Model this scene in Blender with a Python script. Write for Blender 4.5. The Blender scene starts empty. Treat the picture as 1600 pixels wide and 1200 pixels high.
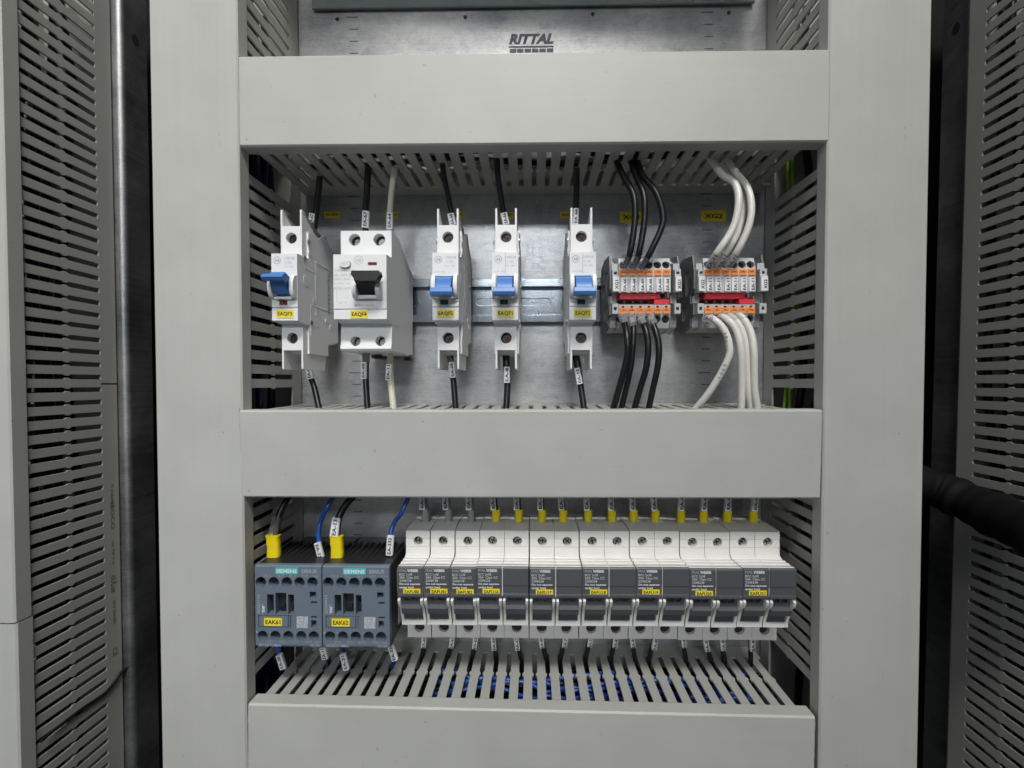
import bpy, bmesh, math, random
from mathutils import Vector, Matrix, Euler
random.seed(7)
S = 0.001                       # everything below is written in millimetres
C = bpy.context.scene.collection
sc = bpy.context.scene
R = math.radians

# ------------------------------------------------------------------ camera
F_PX, DIST, CX, CY, PITCH, YAW = 715.0, 382.0, 820.0, 614.5, 1.24, 1.02
cam_d = bpy.data.cameras.new('camera'); cam = bpy.data.objects.new('camera', cam_d); C.objects.link(cam)
cam.location = (0, -DIST*S, 0); cam.rotation_euler = (R(90-PITCH), 0, R(YAW))
cam_d.sensor_width = 36; cam_d.sensor_fit = 'HORIZONTAL'; cam_d.lens = F_PX/1600*36
cam_d.shift_x = -(CX-800)/1600; cam_d.shift_y = (CY-600)/1600
cam_d.clip_start = 0.005; cam_d.clip_end = 20
sc.camera = cam
CAMR = cam.rotation_euler.to_matrix()
# ------------------------------------------------------------------ light
w = bpy.data.worlds.new('World'); sc.world = w; w.use_nodes = True
wn = w.node_tree; tcw = wn.nodes.new('ShaderNodeTexCoord'); sp = wn.nodes.new('ShaderNodeSeparateXYZ'); wn.links.new(tcw.outputs['Generated'], sp.inputs[0])
def wramp(out, pts):
    m1 = wn.nodes.new('ShaderNodeMapRange'); m1.inputs[1].default_value = -1; wn.links.new(out, m1.inputs[0])
    r = wn.nodes.new('ShaderNodeValToRGB'); wn.links.new(m1.outputs[0], r.inputs[0]); e = r.color_ramp.elements
    while len(e) < len(pts): e.new(0.5)
    for k, (p, c) in enumerate(pts): e[k].position = (p+1)/2; e[k].color = (c*.93, c*.97, c, 1)
    return r.outputs[0]
wm = wn.nodes.new('ShaderNodeMixRGB'); wm.blend_type = 'MULTIPLY'; wm.inputs[0].default_value = 1
# a lit room behind the camera: walls brightest a little above eye level, darker floor, darker on the right
wn.links.new(wramp(sp.outputs[2], [(-1, .06), (-.35, .12), (-.05, .30), (.28, .44), (.5, .2), (1, .15)]), wm.inputs[1])
wn.links.new(wramp(sp.outputs[0], [(-1, 1), (0, .85), (.5, .48), (1, .32)]), wm.inputs[2])
wn.links.new(wm.outputs[0], wn.nodes['Background'].inputs[0])
wn.nodes['Background'].inputs[1].default_value = 1.0
def area(name, loc, target, sx, sy, power, col, spread=180):
    l = bpy.data.lights.new(name, 'AREA'); l.shape = 'RECTANGLE'; l.size = sx*S; l.size_y = sy*S; l.energy = power; l.spread = R(spread); l.color = col
    o = bpy.data.objects.new(name, l); C.objects.link(o); o.location = Vector(loc)*S
    o.rotation_euler = (Vector(target)-Vector(loc)).to_track_quat('-Z', 'Y').to_euler()
area('ceiling_tube_light', (-40, -650, 750), (-330, 0, -60), 640, 90, 1.0, (1, 0.98, 0.94), 125)
area('room_ceiling_light', (100, -1500, 1850), (-400, 0, 0), 900, 260, 16.5, (1, 0.985, 0.95), 120)
area('far_ceiling_light', (-150, -2300, 860), (-330, 0, -150), 700, 150, 1.0, (0.92, 0.97, 1), 40)
sc.view_settings.view_transform = 'Standard'; sc.view_settings.look = 'None'
sc.view_settings.exposure = -0.10; sc.view_settings.gamma = 1

def P(px, py, Y):
    """world X, Z in mm of the point seen at a pixel of the 1600x1200 photo, on the plane Y"""
    d = CAMR @ Vector(((px-CX)/F_PX, -(py-CY)/F_PX, -1))
    t = (Y+DIST)/d.y
    return d.x*t, d.z*t
def PX(px, py, Y): return P(px, py, Y)[0]
def PZ(px, py, Y): return P(px, py, Y)[1]

# ------------------------------------------------------------------ materials
def mat(name, col, rough=0.5, metal=0.0, var=0.04, vscale=60, bump=0.0, bscale=900, bevel=0.35, spec=0.5, specks=0.0, aniso=None, trans=0.0, coat=0.0, streak=None):
    m = bpy.data.materials.new(name); m.use_nodes = True
    nt = m.node_tree; b = nt.nodes['Principled BSDF']
    N = nt.nodes.new; Lk = nt.links.new
    b.inputs['Metallic'].default_value = metal; b.inputs['Specular IOR Level'].default_value = spec
    b.inputs['Coat Weight'].default_value = coat
    tc = N('ShaderNodeTexCoord'); n = N('ShaderNodeTexNoise'); n.inputs['Scale'].default_value = vscale; n.inputs['Detail'].default_value = 6
    mp = N('ShaderNodeMapping'); Lk(tc.outputs['Object'], mp.inputs['Vector']); Lk(mp.outputs[0], n.inputs['Vector'])
    if aniso: mp.inputs['Scale'].default_value = aniso
    r = N('ShaderNodeValToRGB'); Lk(n.outputs['Fac'], r.inputs[0])
    r.color_ramp.elements[0].position = 0.3; r.color_ramp.elements[1].position = 0.7
    r.color_ramp.elements[0].color = [c*(1-var) for c in col]+[1]; r.color_ramp.elements[1].color = [min(1, c*(1+var)) for c in col]+[1]
    out = r.outputs[0]
    if specks:
        v = N('ShaderNodeTexNoise'); v.inputs['Scale'].default_value = 260; v.inputs['Detail'].default_value = 1
        Lk(tc.outputs['Object'], v.inputs['Vector'])
        r2 = N('ShaderNodeValToRGB'); Lk(v.outputs['Fac'], r2.inputs[0])
        r2.color_ramp.elements[0].position = 0.775; r2.color_ramp.elements[0].color = (0, 0, 0, 1)
        r2.color_ramp.elements[1].position = 0.81; r2.color_ramp.elements[1].color = (specks, specks, specks, 1)
        mx = N('ShaderNodeMix'); mx.data_type = 'RGBA'; Lk(r2.outputs[0], mx.inputs[0]); Lk(out, mx.inputs[6])
        mx.inputs[7].default_value = [c*0.45 for c in col]+[1]; out = mx.outputs[2]
    if streak:      # extrusion lines and faint rubbed patches along the profile
        m2 = N('ShaderNodeMapping'); m2.inputs['Scale'].default_value = streak; Lk(tc.outputs['Object'], m2.inputs['Vector'])
        ns = N('ShaderNodeTexNoise'); ns.inputs['Scale'].default_value = 1; ns.inputs['Detail'].default_value = 5; Lk(m2.outputs[0], ns.inputs['Vector'])
        g = N('ShaderNodeMapRange'); Lk(ns.outputs['Fac'], g.inputs[0]); g.inputs[1].default_value = .3; g.inputs[2].default_value = .7; g.inputs[3].default_value = .985; g.inputs[4].default_value = 1.012
        ml = N('ShaderNodeVectorMath'); ml.operation = 'SCALE'; Lk(out, ml.inputs[0]); Lk(g.outputs[0], ml.inputs['Scale']); out = ml.outputs[0]
        sc2 = N('ShaderNodeTexNoise'); sc2.inputs['Scale'].default_value = 1; sc2.inputs['Detail'].default_value = 2; m3 = N('ShaderNodeMapping'); m3.inputs['Rotation'].default_value = (0, 0.5, 0.3)
        m3.inputs['Scale'].default_value = (22, 22, 700); Lk(tc.outputs['Object'], m3.inputs['Vector']); Lk(m3.outputs[0], sc2.inputs['Vector'])
        g2 = N('ShaderNodeMapRange'); Lk(sc2.outputs['Fac'], g2.inputs[0]); g2.inputs[1].default_value = .735; g2.inputs[2].default_value = .78; g2.inputs[3].default_value = 1; g2.inputs[4].default_value = 1.08
        mk2 = N('ShaderNodeVectorMath'); mk2.operation = 'SCALE'; Lk(out, mk2.inputs[0]); Lk(g2.outputs[0], mk2.inputs['Scale']); out = mk2.outputs[0]
    Lk(out, b.inputs['Base Color'])
    rr = N('ShaderNodeMapRange'); Lk(n.outputs['Fac'], rr.inputs[0]); rr.inputs[3].default_value = rough*0.85; rr.inputs[4].default_value = min(1, rough*1.15)
    Lk(rr.outputs[0], b.inputs['Roughness'])
    last = None
    if bevel:
        bv = N('ShaderNodeBevel'); bv.samples = 4; bv.inputs['Radius'].default_value = bevel*S; last = bv.outputs[0]
    if bump:
        n2 = N('ShaderNodeTexNoise'); n2.inputs['Scale'].default_value = bscale; n2.inputs['Detail'].default_value = 3
        Lk(mp.outputs[0] if aniso else tc.outputs['Object'], n2.inputs['Vector'])
        bp = N('ShaderNodeBump'); bp.inputs['Strength'].default_value = bump; bp.inputs['Distance'].default_value = 0.0002
        Lk(n2.outputs['Fac'], bp.inputs['Height'])
        if last: Lk(last, bp.inputs['Normal'])
        last = bp.outputs[0]
    if last: Lk(last, b.inputs['Normal'])
    if trans:
        t = N('ShaderNodeBsdfTransparent'); ms = N('ShaderNodeMixShader'); ms.inputs[0].default_value = 1-trans
        Lk(t.outputs[0], ms.inputs[1]); Lk(b.outputs[0], ms.inputs[2]); Lk(ms.outputs[0], nt.nodes['Material Output'].inputs[0])
    return m

def galvanised(nm='galvanised_steel', ra=0.28, rb=0.44, k=1.0, met=0.55):
    m = bpy.data.materials.new(nm); m.use_nodes = True
    nt = m.node_tree; b = nt.nodes['Principled BSDF']; N = nt.nodes.new; Lk = nt.links.new
    b.inputs['Metallic'].default_value = met
    tc = N('ShaderNodeTexCoord')
    v = N('ShaderNodeTexVoronoi'); v.inputs['Scale'].default_value = 150; v.inputs['Randomness'].default_value = 1
    nd = N('ShaderNodeTexNoise'); nd.inputs['Scale'].default_value = 90; nd.inputs['Detail'].default_value = 4
    ad = N('ShaderNodeMixRGB'); ad.blend_type = 'ADD'; ad.inputs[0].default_value = 0.012
    Lk(tc.outputs['Object'], nd.inputs['Vector']); Lk(tc.outputs['Object'], ad.inputs[1]); Lk(nd.outputs['Color'], ad.inputs[2]); Lk(ad.outputs[0], v.inputs['Vector'])
    big = N('ShaderNodeTexNoise'); big.inputs['Scale'].default_value = 14; big.inputs['Detail'].default_value = 5; Lk(tc.outputs['Object'], big.inputs['Vector'])
    mp = N('ShaderNodeMapping'); mp.inputs['Scale'].default_value = (30, 1, 900); Lk(tc.outputs['Object'], mp.inputs['Vector'])
    br = N('ShaderNodeTexNoise'); br.inputs['Scale'].default_value = 1; br.inputs['Detail'].default_value = 4; Lk(mp.outputs[0], br.inputs['Vector'])
    s1 = N('ShaderNodeMath'); s1.operation = 'MULTIPLY_ADD'; s1.inputs[1].default_value = 0.13; Lk(v.outputs['Color'], s1.inputs[0]); Lk(big.outputs['Fac'], s1.inputs[2])
    s2 = N('ShaderNodeMath'); s2.operation = 'MULTIPLY_ADD'; s2.inputs[1].default_value = 0.25; Lk(br.outputs['Fac'], s2.inputs[0]); Lk(s1.outputs[0], s2.inputs[2])
    mc_ = N('ShaderNodeMapping'); mc_.inputs['Scale'].default_value = (160, 1, 420); Lk(tc.outputs['Object'], mc_.inputs['Vector'])
    ck = N('ShaderNodeTexNoise'); ck.inputs['Scale'].default_value = 1; ck.inputs['Detail'].default_value = 5; ck.inputs['Distortion'].default_value = 1.2; Lk(mc_.outputs[0], ck.inputs['Vector'])
    ab = N('ShaderNodeMath'); ab.operation = 'SUBTRACT'; ab.inputs[1].default_value = 0.5; Lk(ck.outputs['Fac'], ab.inputs[0])
    ac = N('ShaderNodeMath'); ac.operation = 'ABSOLUTE'; Lk(ab.outputs[0], ac.inputs[0])
    cm = N('ShaderNodeMapRange'); cm.inputs[1].default_value = 0; cm.inputs[2].default_value = 0.035; cm.inputs[3].default_value = -0.16; cm.inputs[4].default_value = 0; Lk(ac.outputs[0], cm.inputs[0])
    s3 = N('ShaderNodeMath'); s3.operation = 'ADD'; Lk(s2.outputs[0], s3.inputs[0]); Lk(cm.outputs[0], s3.inputs[1]); s2 = s3
    r = N('ShaderNodeValToRGB'); Lk(s2.outputs[0], r.inputs[0])
    r.color_ramp.elements[0].position = 0.42; r.color_ramp.elements[1].position = 1.0
    r.color_ramp.elements[0].color = (0.26*k, 0.265*k, 0.28*k, 1); r.color_ramp.elements[1].color = (0.66*k, 0.655*k, 0.64*k, 1)
    Lk(r.outputs[0], b.inputs['Base Color'])
    rr = N('ShaderNodeMapRange'); Lk(s2.outputs[0], rr.inputs[0]); rr.inputs[1].default_value = 0.4; rr.inputs[2].default_value = 1.0
    rr.inputs[3].default_value = ra; rr.inputs[4].default_value = rb; Lk(rr.outputs[0], b.inputs['Roughness'])
    bp = N('ShaderNodeBump'); bp.inputs['Strength'].default_value = 0.3; bp.inputs['Distance'].default_value = 0.0004; Lk(s2.outputs[0], bp.inputs['Height'])
    Lk(bp.outputs[0], b.inputs['Normal'])
    return m

M = {}
M['duct'] = mat('grey_duct_plastic', (0.47, 0.467, 0.437), 0.5, var=0.045, vscale=25, bump=0.25, bscale=700, bevel=0.5, specks=0.5, streak=(5, 5, 350))
M['duct_v'] = mat('grey_duct_plastic_upright', (0.47, 0.467, 0.437), 0.5, var=0.045, vscale=25, bump=0.25, bscale=700, bevel=0.5, specks=0.5, streak=(350, 5, 5))
M['duct2'] = mat('grey_finger_plastic', (0.42, 0.418, 0.39), 0.5, var=0.04, vscale=25, bump=0.2, bscale=700, bevel=0.3)
M['steel'] = galvanised()
M['panel'] = mat('dull_panel_steel', (0.22, 0.25, 0.24), 0.5, metal=0.5, var=0.08, vscale=60, bump=0.2, bevel=0.3)
M['steel_dull'] = galvanised('dull_galvanised_steel', 0.40, 0.58, 0.72, 0.95)
M['rail'] = mat('zinc_rail', (0.32, 0.35, 0.39), 0.2, metal=1.0, var=0.08, vscale=40, bump=0.1, bevel=0.8)
M['white'] = mat('white_breaker_plastic', (0.80, 0.80, 0.80), 0.42, var=0.015, vscale=80, bump=0.12, bscale=1500, bevel=0.4)
M['cream'] = mat('off_white_fuse_plastic', (0.76, 0.745, 0.71), 0.45, var=0.02, vscale=80, bump=0.12, bscale=1500, bevel=0.35)
M['lgrey'] = mat('light_grey_terminal_plastic', (0.50, 0.50, 0.51), 0.5, var=0.02, bump=0.1, bscale=1500, bevel=0.25)
M['mgrey'] = mat('mid_grey_terminal_plastic', (0.16, 0.16, 0.165), 0.5, var=0.03, bevel=0.25)
M['dgrey'] = mat('dark_fuse_plastic', (0.085, 0.087, 0.095), 0.4, var=0.03, bump=0.15, bscale=2000, bevel=0.35)
M['blue_grey'] = mat('blue_grey_contactor_plastic', (0.135, 0.17, 0.215), 0.45, var=0.03, bump=0.15, bscale=2000, bevel=0.4)
M['black'] = mat('black_plastic', (0.018, 0.018, 0.019), 0.4, bump=0.1, bscale=1500, bevel=0.3)
M['void'] = mat('painted_void_dark', (0.006, 0.006, 0.007), 0.9, bevel=0)  # near-black colour painting the unlit depth behind gaps and holes
M['blue'] = mat('blue_toggle_plastic', (0.07, 0.21, 0.56), 0.38, var=0.03, bevel=0.5)
M['orange'] = mat('orange_push_button', (0.90, 0.28, 0.05), 0.4, var=0.05, bevel=0.2)
M['red'] = mat('red_jumper_plastic', (0.70, 0.035, 0.05), 0.4, bevel=0.2)
M['red_dark'] = mat('dark_red_indicator', (0.22, 0.02, 0.02), 0.4, bevel=0)
M['green_dark'] = mat('dark_green_indicator', (0.01, 0.09, 0.03), 0.4, bevel=0)
M['yellow'] = mat('yellow_label', (0.90, 0.72, 0.03), 0.4, var=0.03, bevel=0.1)
M['yellow_old'] = mat('yellow_plate_label', (0.80, 0.63, 0.02), 0.45, var=0.05, bevel=0)
M['yellow_sleeve'] = mat('yellow_sleeve_vinyl', (0.82, 0.64, 0.01), 0.35, var=0.06, bevel=0.3)
M['white_label'] = mat('white_marker_label', (0.78, 0.78, 0.79), 0.45, var=0.02, bevel=0.1)
M['clear'] = mat('clear_marker_sleeve', (0.34, 0.32, 0.36), 0.3, trans=0.78, bevel=0.2)
M['pale_patch'] = mat('pale_printed_patch', (0.42, 0.44, 0.46), 0.5, var=0.35, vscale=900, bevel=0)
M['teal'] = mat('teal_label', (0.05, 0.50, 0.50), 0.4, bevel=0)
M['ink'] = mat('black_ink', (0.015, 0.015, 0.015), 0.6, bevel=0)
M['ink_grey'] = mat('grey_ink', (0.40, 0.40, 0.42), 0.6, bevel=0)
M['ink_pale'] = mat('faint_grey_ink', (0.58, 0.58, 0.59), 0.6, bevel=0)
M['ink_white'] = mat('white_ink', (0.72, 0.74, 0.76), 0.6, bevel=0)
M['ink_dim'] = mat('dim_white_ink', (0.33, 0.36, 0.40), 0.6, bevel=0)
M['ink_plate'] = mat('dark_plate_ink', (0.13, 0.13, 0.155), 0.5, bevel=0)
M['ink_duct'] = mat('dark_duct_ink', (0.13, 0.13, 0.12), 0.5, bevel=0)
M['screw'] = mat('steel_screw', (0.50, 0.49, 0.46), 0.3, metal=1.0, bevel=0.2)
M['screw_dark'] = mat('shade_darkened_brass', (0.10, 0.07, 0.05), 0.45, metal=0.6, bevel=0.2)  # brass tone darkened to put the holes' shade into the colour
M['hole_shade'] = mat('painted_hole_shade', (0.014, 0.012, 0.011), 0.5, bevel=0)  # colour stands in for the shade inside terminal holes
M['w_black'] = mat('black_wire_pvc', (0.009, 0.009, 0.010), 0.33, bevel=0, spec=0.4)
M['w_white'] = mat('white_wire_pvc', (0.72, 0.70, 0.65), 0.35, bevel=0, var=0.04)
M['w_beige'] = mat('beige_wire_pvc', (0.62, 0.58, 0.48), 0.4, bevel=0)
M['w_blue'] = mat('blue_wire_pvc', (0.02, 0.09, 0.42), 0.3, bevel=0)
M['w_navy'] = mat('navy_wire_pvc', (0.012, 0.02, 0.12), 0.35, bevel=0)
M['w_earth'] = mat('green_yellow_wire_pvc', (0.28, 0.50, 0.02), 0.35, bevel=0)
M['w_grey'] = mat('grey_wire_pvc', (0.28, 0.28, 0.28), 0.4, bevel=0)
M['braid'] = mat('black_braid', (0.004, 0.003, 0.0042), 0.75, spec=0.25, bump=0.8, bscale=1200, bevel=0)

# ------------------------------------------------------------------ mesh builder (mm)
class MB:
    def __init__(s): s.v, s.f = [], []
    def add(s, vs, fs):
        n = len(s.v); s.v += [tuple(v) for v in vs]; s.f += [tuple(i+n for i in f) for f in fs]; return s
    def box(s, x0, x1, y0, y1, z0, z1):
        x0, x1 = sorted((x0, x1)); y0, y1 = sorted((y0, y1)); z0, z1 = sorted((z0, z1))
        return s.add([(x0,y0,z0),(x1,y0,z0),(x1,y1,z0),(x0,y1,z0),(x0,y0,z1),(x1,y0,z1),(x1,y1,z1),(x0,y1,z1)],
                     [(0,3,2,1),(4,5,6,7),(0,1,5,4),(1,2,6,5),(2,3,7,6),(3,0,4,7)])
    def prism(s, prof, a0, a1, axis):
        """extrude a closed outline; axis 'x': outline is (y,z); 'y': (x,z); 'z': (x,y)"""
        area = sum(prof[i][0]*prof[(i+1) % len(prof)][1]-prof[(i+1) % len(prof)][0]*prof[i][1] for i in range(len(prof)))
        if area < 0: prof = prof[::-1]
        n = len(prof)
        mk = {'x': lambda p, a: (a, p[0], p[1]), 'y': lambda p, a: (p[0], a, p[1]), 'z': lambda p, a: (p[0], p[1], a)}[axis]
        vs = [mk(p, a0) for p in prof]+[mk(p, a1) for p in prof]
        fs = [tuple(range(n))[::-1], tuple(range(n, 2*n))]+[(i, (i+1) % n, n+(i+1) % n, n+i) for i in range(n)]
        if axis == 'y': fs = [f[::-1] for f in fs]
        if a0 > a1: fs = [f[::-1] for f in fs]
        return s.add(vs, fs)
    def cyl(s, c, r, h, axis='y', n=20, rx=None, r2=None):
        rx = rx or r; k = (r2 or r)/r
        pr = [(math.cos(2*math.pi*i/n), math.sin(2*math.pi*i/n)) for i in range(n)]
        mk = {'x': lambda p, a, q: (c[0]+a, c[1]+p[0]*r*q, c[2]+p[1]*rx*q), 'y': lambda p, a, q: (c[0]+p[0]*rx*q, c[1]+a, c[2]+p[1]*r*q), 'z': lambda p, a, q: (c[0]+p[0]*rx*q, c[1]+p[1]*r*q, c[2]+a)}[axis]
        vs = [mk(p, 0, 1) for p in pr]+[mk(p, h, k) for p in pr]
        fs = [tuple(range(n))[::-1], tuple(range(n, 2*n))]+[(i, (i+1) % n, n+(i+1) % n, n+i) for i in range(n)]
        flip = (axis == 'y') != (h < 0)
        if flip: fs = [f[::-1] for f in fs]
        return s.add(vs, fs)
    def tube(s, pts, r, n=10, rad=None):
        pts = [Vector(p) for p in pts]; up = None; rings = []
        for i, p in enumerate(pts):
            t = (pts[min(i+1, len(pts)-1)]-pts[max(i-1, 0)]).normalized()
            if up is None: up = t.orthogonal().normalized()
            up = (up-t*up.dot(t)).normalized(); sd = t.cross(up)
            q = rad(i/(len(pts)-1)) if rad else r
            rings.append([p+(up*math.cos(2*math.pi*k/n)+sd*math.sin(2*math.pi*k/n))*q for k in range(n)])
        vs = [v for rg in rings for v in rg]; fs = []
        for i in range(len(pts)-1):
            for k in range(n): fs.append((i*n+k, i*n+(k+1) % n, (i+1)*n+(k+1) % n, (i+1)*n+k))
        fs.append(tuple(range(n))[::-1]); fs.append(tuple((len(pts)-1)*n+k for k in range(n)))
        return s.add(vs, fs)
    def mesh(s, name, m, sharp=35):
        me = bpy.data.meshes.new(name); me.from_pydata([(a*S, b*S, c*S) for a, b, c in s.v], [], s.f); me.update()
        finish(me, m, sharp); return me
def finish(me, m, sharp=35):
    me.materials.clear(); me.materials.append(M[m])
    for p in me.polygons: p.use_smooth = True; p.material_index = 0
    me.set_sharp_from_angle(angle=R(sharp))
def cut(body, cutter, name, m):
    a = bpy.data.objects.new('a', body.mesh('a', m)); b = bpy.data.objects.new('b', cutter.mesh('b', m))
    C.objects.link(a); C.objects.link(b)
    md = a.modifiers.new('x', 'BOOLEAN'); md.object = b; md.operation = 'DIFFERENCE'; md.solver = 'EXACT'; md.use_self = True
    dg = bpy.context.evaluated_depsgraph_get(); me = bpy.data.meshes.new_from_object(a.evaluated_get(dg)); me.name = name
    for o in (a, b):
        d = o.data; bpy.data.objects.remove(o); bpy.data.meshes.remove(d)
    finish(me, m); return me

def link(name, me, parent=None, loc=(0, 0, 0), rot=(0, 0, 0), scale=(1, 1, 1)):
    o = bpy.data.objects.new(name, me); C.objects.link(o); o.parent = parent
    o.location = Vector(loc)*S; o.rotation_euler = rot; o.scale = scale
    return o
def tag(o, label=None, cat=None, group=None, kind=None):
    if label: o['label'] = label
    if cat: o['category'] = cat
    if group: o['group'] = group
    if kind: o['kind'] = kind
    return o
def thing(name, loc, label, cat, group=None, rot=(0, 0, 0)):
    return tag(link(name, None, None, loc, rot), label, cat, group)
MC = {}
def cached(key, fn):
    if key not in MC: MC[key] = fn()
    return MC[key]

# text -> flat mesh in the XZ plane facing -Y, unit bounding box, centred
def text_mesh(body, m, bold=0.0, shear=0.0):
    def mk():
        cu = bpy.data.curves.new('t', 'FONT'); cu.body = body; cu.resolution_u = 2; cu.offset = bold; cu.shear = shear
        o = bpy.data.objects.new('t', cu); C.objects.link(o)
        dg = bpy.context.evaluated_depsgraph_get(); me = bpy.data.meshes.new_from_object(o.evaluated_get(dg))
        bpy.data.objects.remove(o); bpy.data.curves.remove(cu)
        xs = [v.co.x for v in me.vertices]; ys = [v.co.y for v in me.vertices]
        x0, x1, y0, y1 = min(xs), max(xs), min(ys), max(ys)
        for v in me.vertices: v.co = Vector(((v.co.x-(x0+x1)/2)/(x1-x0)*S, 0, (v.co.y-(y0+y1)/2)/(y1-y0)*S))
        me.materials.clear(); me.materials.append(M[m]); me.name = 'lettering'
        for p in me.polygons: p.material_index = 0
        return me
    return cached(('text', body, m, bold, shear), mk)
def text(body, parent, loc, w_, h_, m='ink', rot=(0, 0, 0), bold=0.03, name='lettering', shear=0.0):
    return link(name, text_mesh(body, m, bold, shear), parent, loc, rot, (w_, 1, h_))
UP = (0, R(-90), 0)      # lettering read from below to above

def bezpath(pts, sub=7):
    """Catmull-Rom through 3-D points"""
    p = [Vector(q) for q in pts]; p = [p[0]*2-p[1]]+p+[p[-1]*2-p[-2]]; out = []
    for i in range(1, len(p)-2):
        for k in range(sub):
            t = k/sub; a, b, c, d = p[i-1:i+3]
            out.append(0.5*((2*b)+(c-a)*t+(2*a-5*b+4*c-d)*t*t+(3*b-a-3*c+d)*t**3))
    out.append(p[-2]); return out
def W(px, py, Y):
    x, z = P(px, py, Y); return Vector((x, Y, z))

def wire(name, pts, r, m, label, cat='wire', group=None, world=False, n=10, sub=7):
    q = [Vector(p) for p in pts] if world else [W(*p) for p in pts]
    q = bezpath(q, sub); o0 = q[0].copy()
    mb = MB().tube([v-o0 for v in q], r, n)
    o = link(name, mb.mesh(name, m, 60), None, o0)
    return tag(o, label, cat, group)
def sleeve(parent, a, b, wid, txt, m='white_label', depth=3.2, tm='ink', front=True, name='marker_sleeve', flip=False):
    """flat sided marker between two photo points a, b given as (px,py,Y); a is the lower end"""
    A, B = W(*a), W(*b); mid = (A+B)/2; d = B-A; L = d.length
    ang = math.atan2(d.x, d.z); tilt = math.asin(max(-1, min(1, -d.y/L)))
    def mk():
        c = wid/2; e = depth/2; k = 0.7
        prof = [(-c, -e+k), (-c+k, -e), (c-k, -e), (c, -e+k), (c, e-k), (c-k, e), (-c+k, e), (-c, e-k)]
        return MB().prism(prof, -L/2, L/2, 'z').mesh(name, m)
    rot = Euler((tilt, ang, 0), 'XYZ')
    mtx = Matrix.Rotation(ang, 3, 'Y') @ Matrix.Rotation(tilt, 3, 'X')
    o = link(name, mk(), parent, mid-parent.location/S, mtx.to_euler())
    if txt: text(txt, o, (0.1, -depth/2-0.08, 0), L*0.86, wid*0.5, tm, (0, R(90 if flip else -90), 0))
    return o
def ferrule(parent, a, b, r, m, name='ferrule', r2=None):
    A, B = W(*a), W(*b); mb = MB().tube([A-parent.location/S, (A+B)/2-parent.location/S, B-parent.location/S], r, 14, (lambda t: r+(r2-r)*t) if r2 else None)
    return link(name, mb.mesh(name, m, 50), parent)

# ------------------------------------------------------------------ setting: back panel of the cabinet, mounting plates
tag(link('cabinet_back_panel', MB().box(-1300, 1300, 90, 94, -900, 900).mesh('cabinet_back_panel', 'void')), 'cabinet back coloured near black to stand in for the dark void in the gaps beside the mounting plates', kind='structure')
H = 82.0
plate = tag(link('mounting_plate', cut(MB().box(-252, 252, 0, 2.5, -420, 420),
    MB().cyl((PX(527, 30, 0), -2, PZ(527, 30, 0)), 1.7, 8).cyl((PX(727, 27, 0), -2, PZ(727, 27, 0)), 1.7, 8).cyl((PX(926, 22, 0), -2, PZ(926, 22, 0)), 1.7, 8)
        .cyl((PX(1139, 20, 0), -2, PZ(1139, 20, 0)), 1.7, 8), 'mounting_plate', 'steel')),
    'galvanised steel mounting plate behind the breakers with printed scale marks', kind='structure')
mark = MB().box(-3.6, 3.6, -0.12, 0, -0.45, 0.45).mesh('scale_mark', 'ink_plate')
mark2 = MB().box(-5, 5, -0.12, 0, -0.45, 0.45).mesh('scale_mark', 'ink_plate')
z0 = PZ(555, 27, 0)
for px in (555, 1105):
    for k in range(60):
        z = z0-k*9.78; x = PX(px, 330, 0)
        link('scale_mark', mark2 if k % 5 == 0 else mark, plate, (x-(1.4 if k % 5 == 0 else 0), 0, z))
def plate_sticker(px0, px1, py0, py1, t):
    a = P(px0, py1, 0); b = P(px1, py0, 0); w_, h_ = b[0]-a[0], b[1]-a[1]
    s = link('plate_label', MB().box(-w_/2, w_/2, -0.2, 0, -h_/2, h_/2).mesh('plate_label', 'yellow_old'), plate, ((a[0]+b[0])/2, 0, (a[1]+b[1])/2))
    text(t, s, (0, -0.3, 0), min(w_*0.75, h_*2.2), h_*0.42, 'ink')
for q in ((507, 531, 330.5, 341, 'EAQF3'), (601, 622, 331, 341, 'EAQF4'), (703, 726, 331, 341, 'EAQF5'), (781, 803, 331, 341, 'EAQF1'), (875, 898, 331, 341, 'EAQF2'),
          (968.5, 1003, 331, 348, 'XG1'), (1095.5, 1134, 329, 346.5, 'XG2')): plate_sticker(*q)
# printed maker's name under the top edge
rx, rz = P(830, 61, 0)
text('RITTAL', plate, (rx, -0.15, rz), 37, 8.6, 'ink_plate', shear=0.28, bold=0.055, name='maker_lettering')
link('print_bar', MB().box(-18.5, 18.5, -0.12, 0, -0.7, 0.7).mesh('print_bar', 'ink_plate'), plate, (rx, 0, rz-6.3))
for k in range(6): link('print_bar', cached('pb', lambda: MB().box(-2.7, 2.7, -0.12, 0, -1.6, 1.6).mesh('print_bar', 'ink_plate')), plate, (rx-15+k*6.1, 0, rz-9.4))

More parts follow.
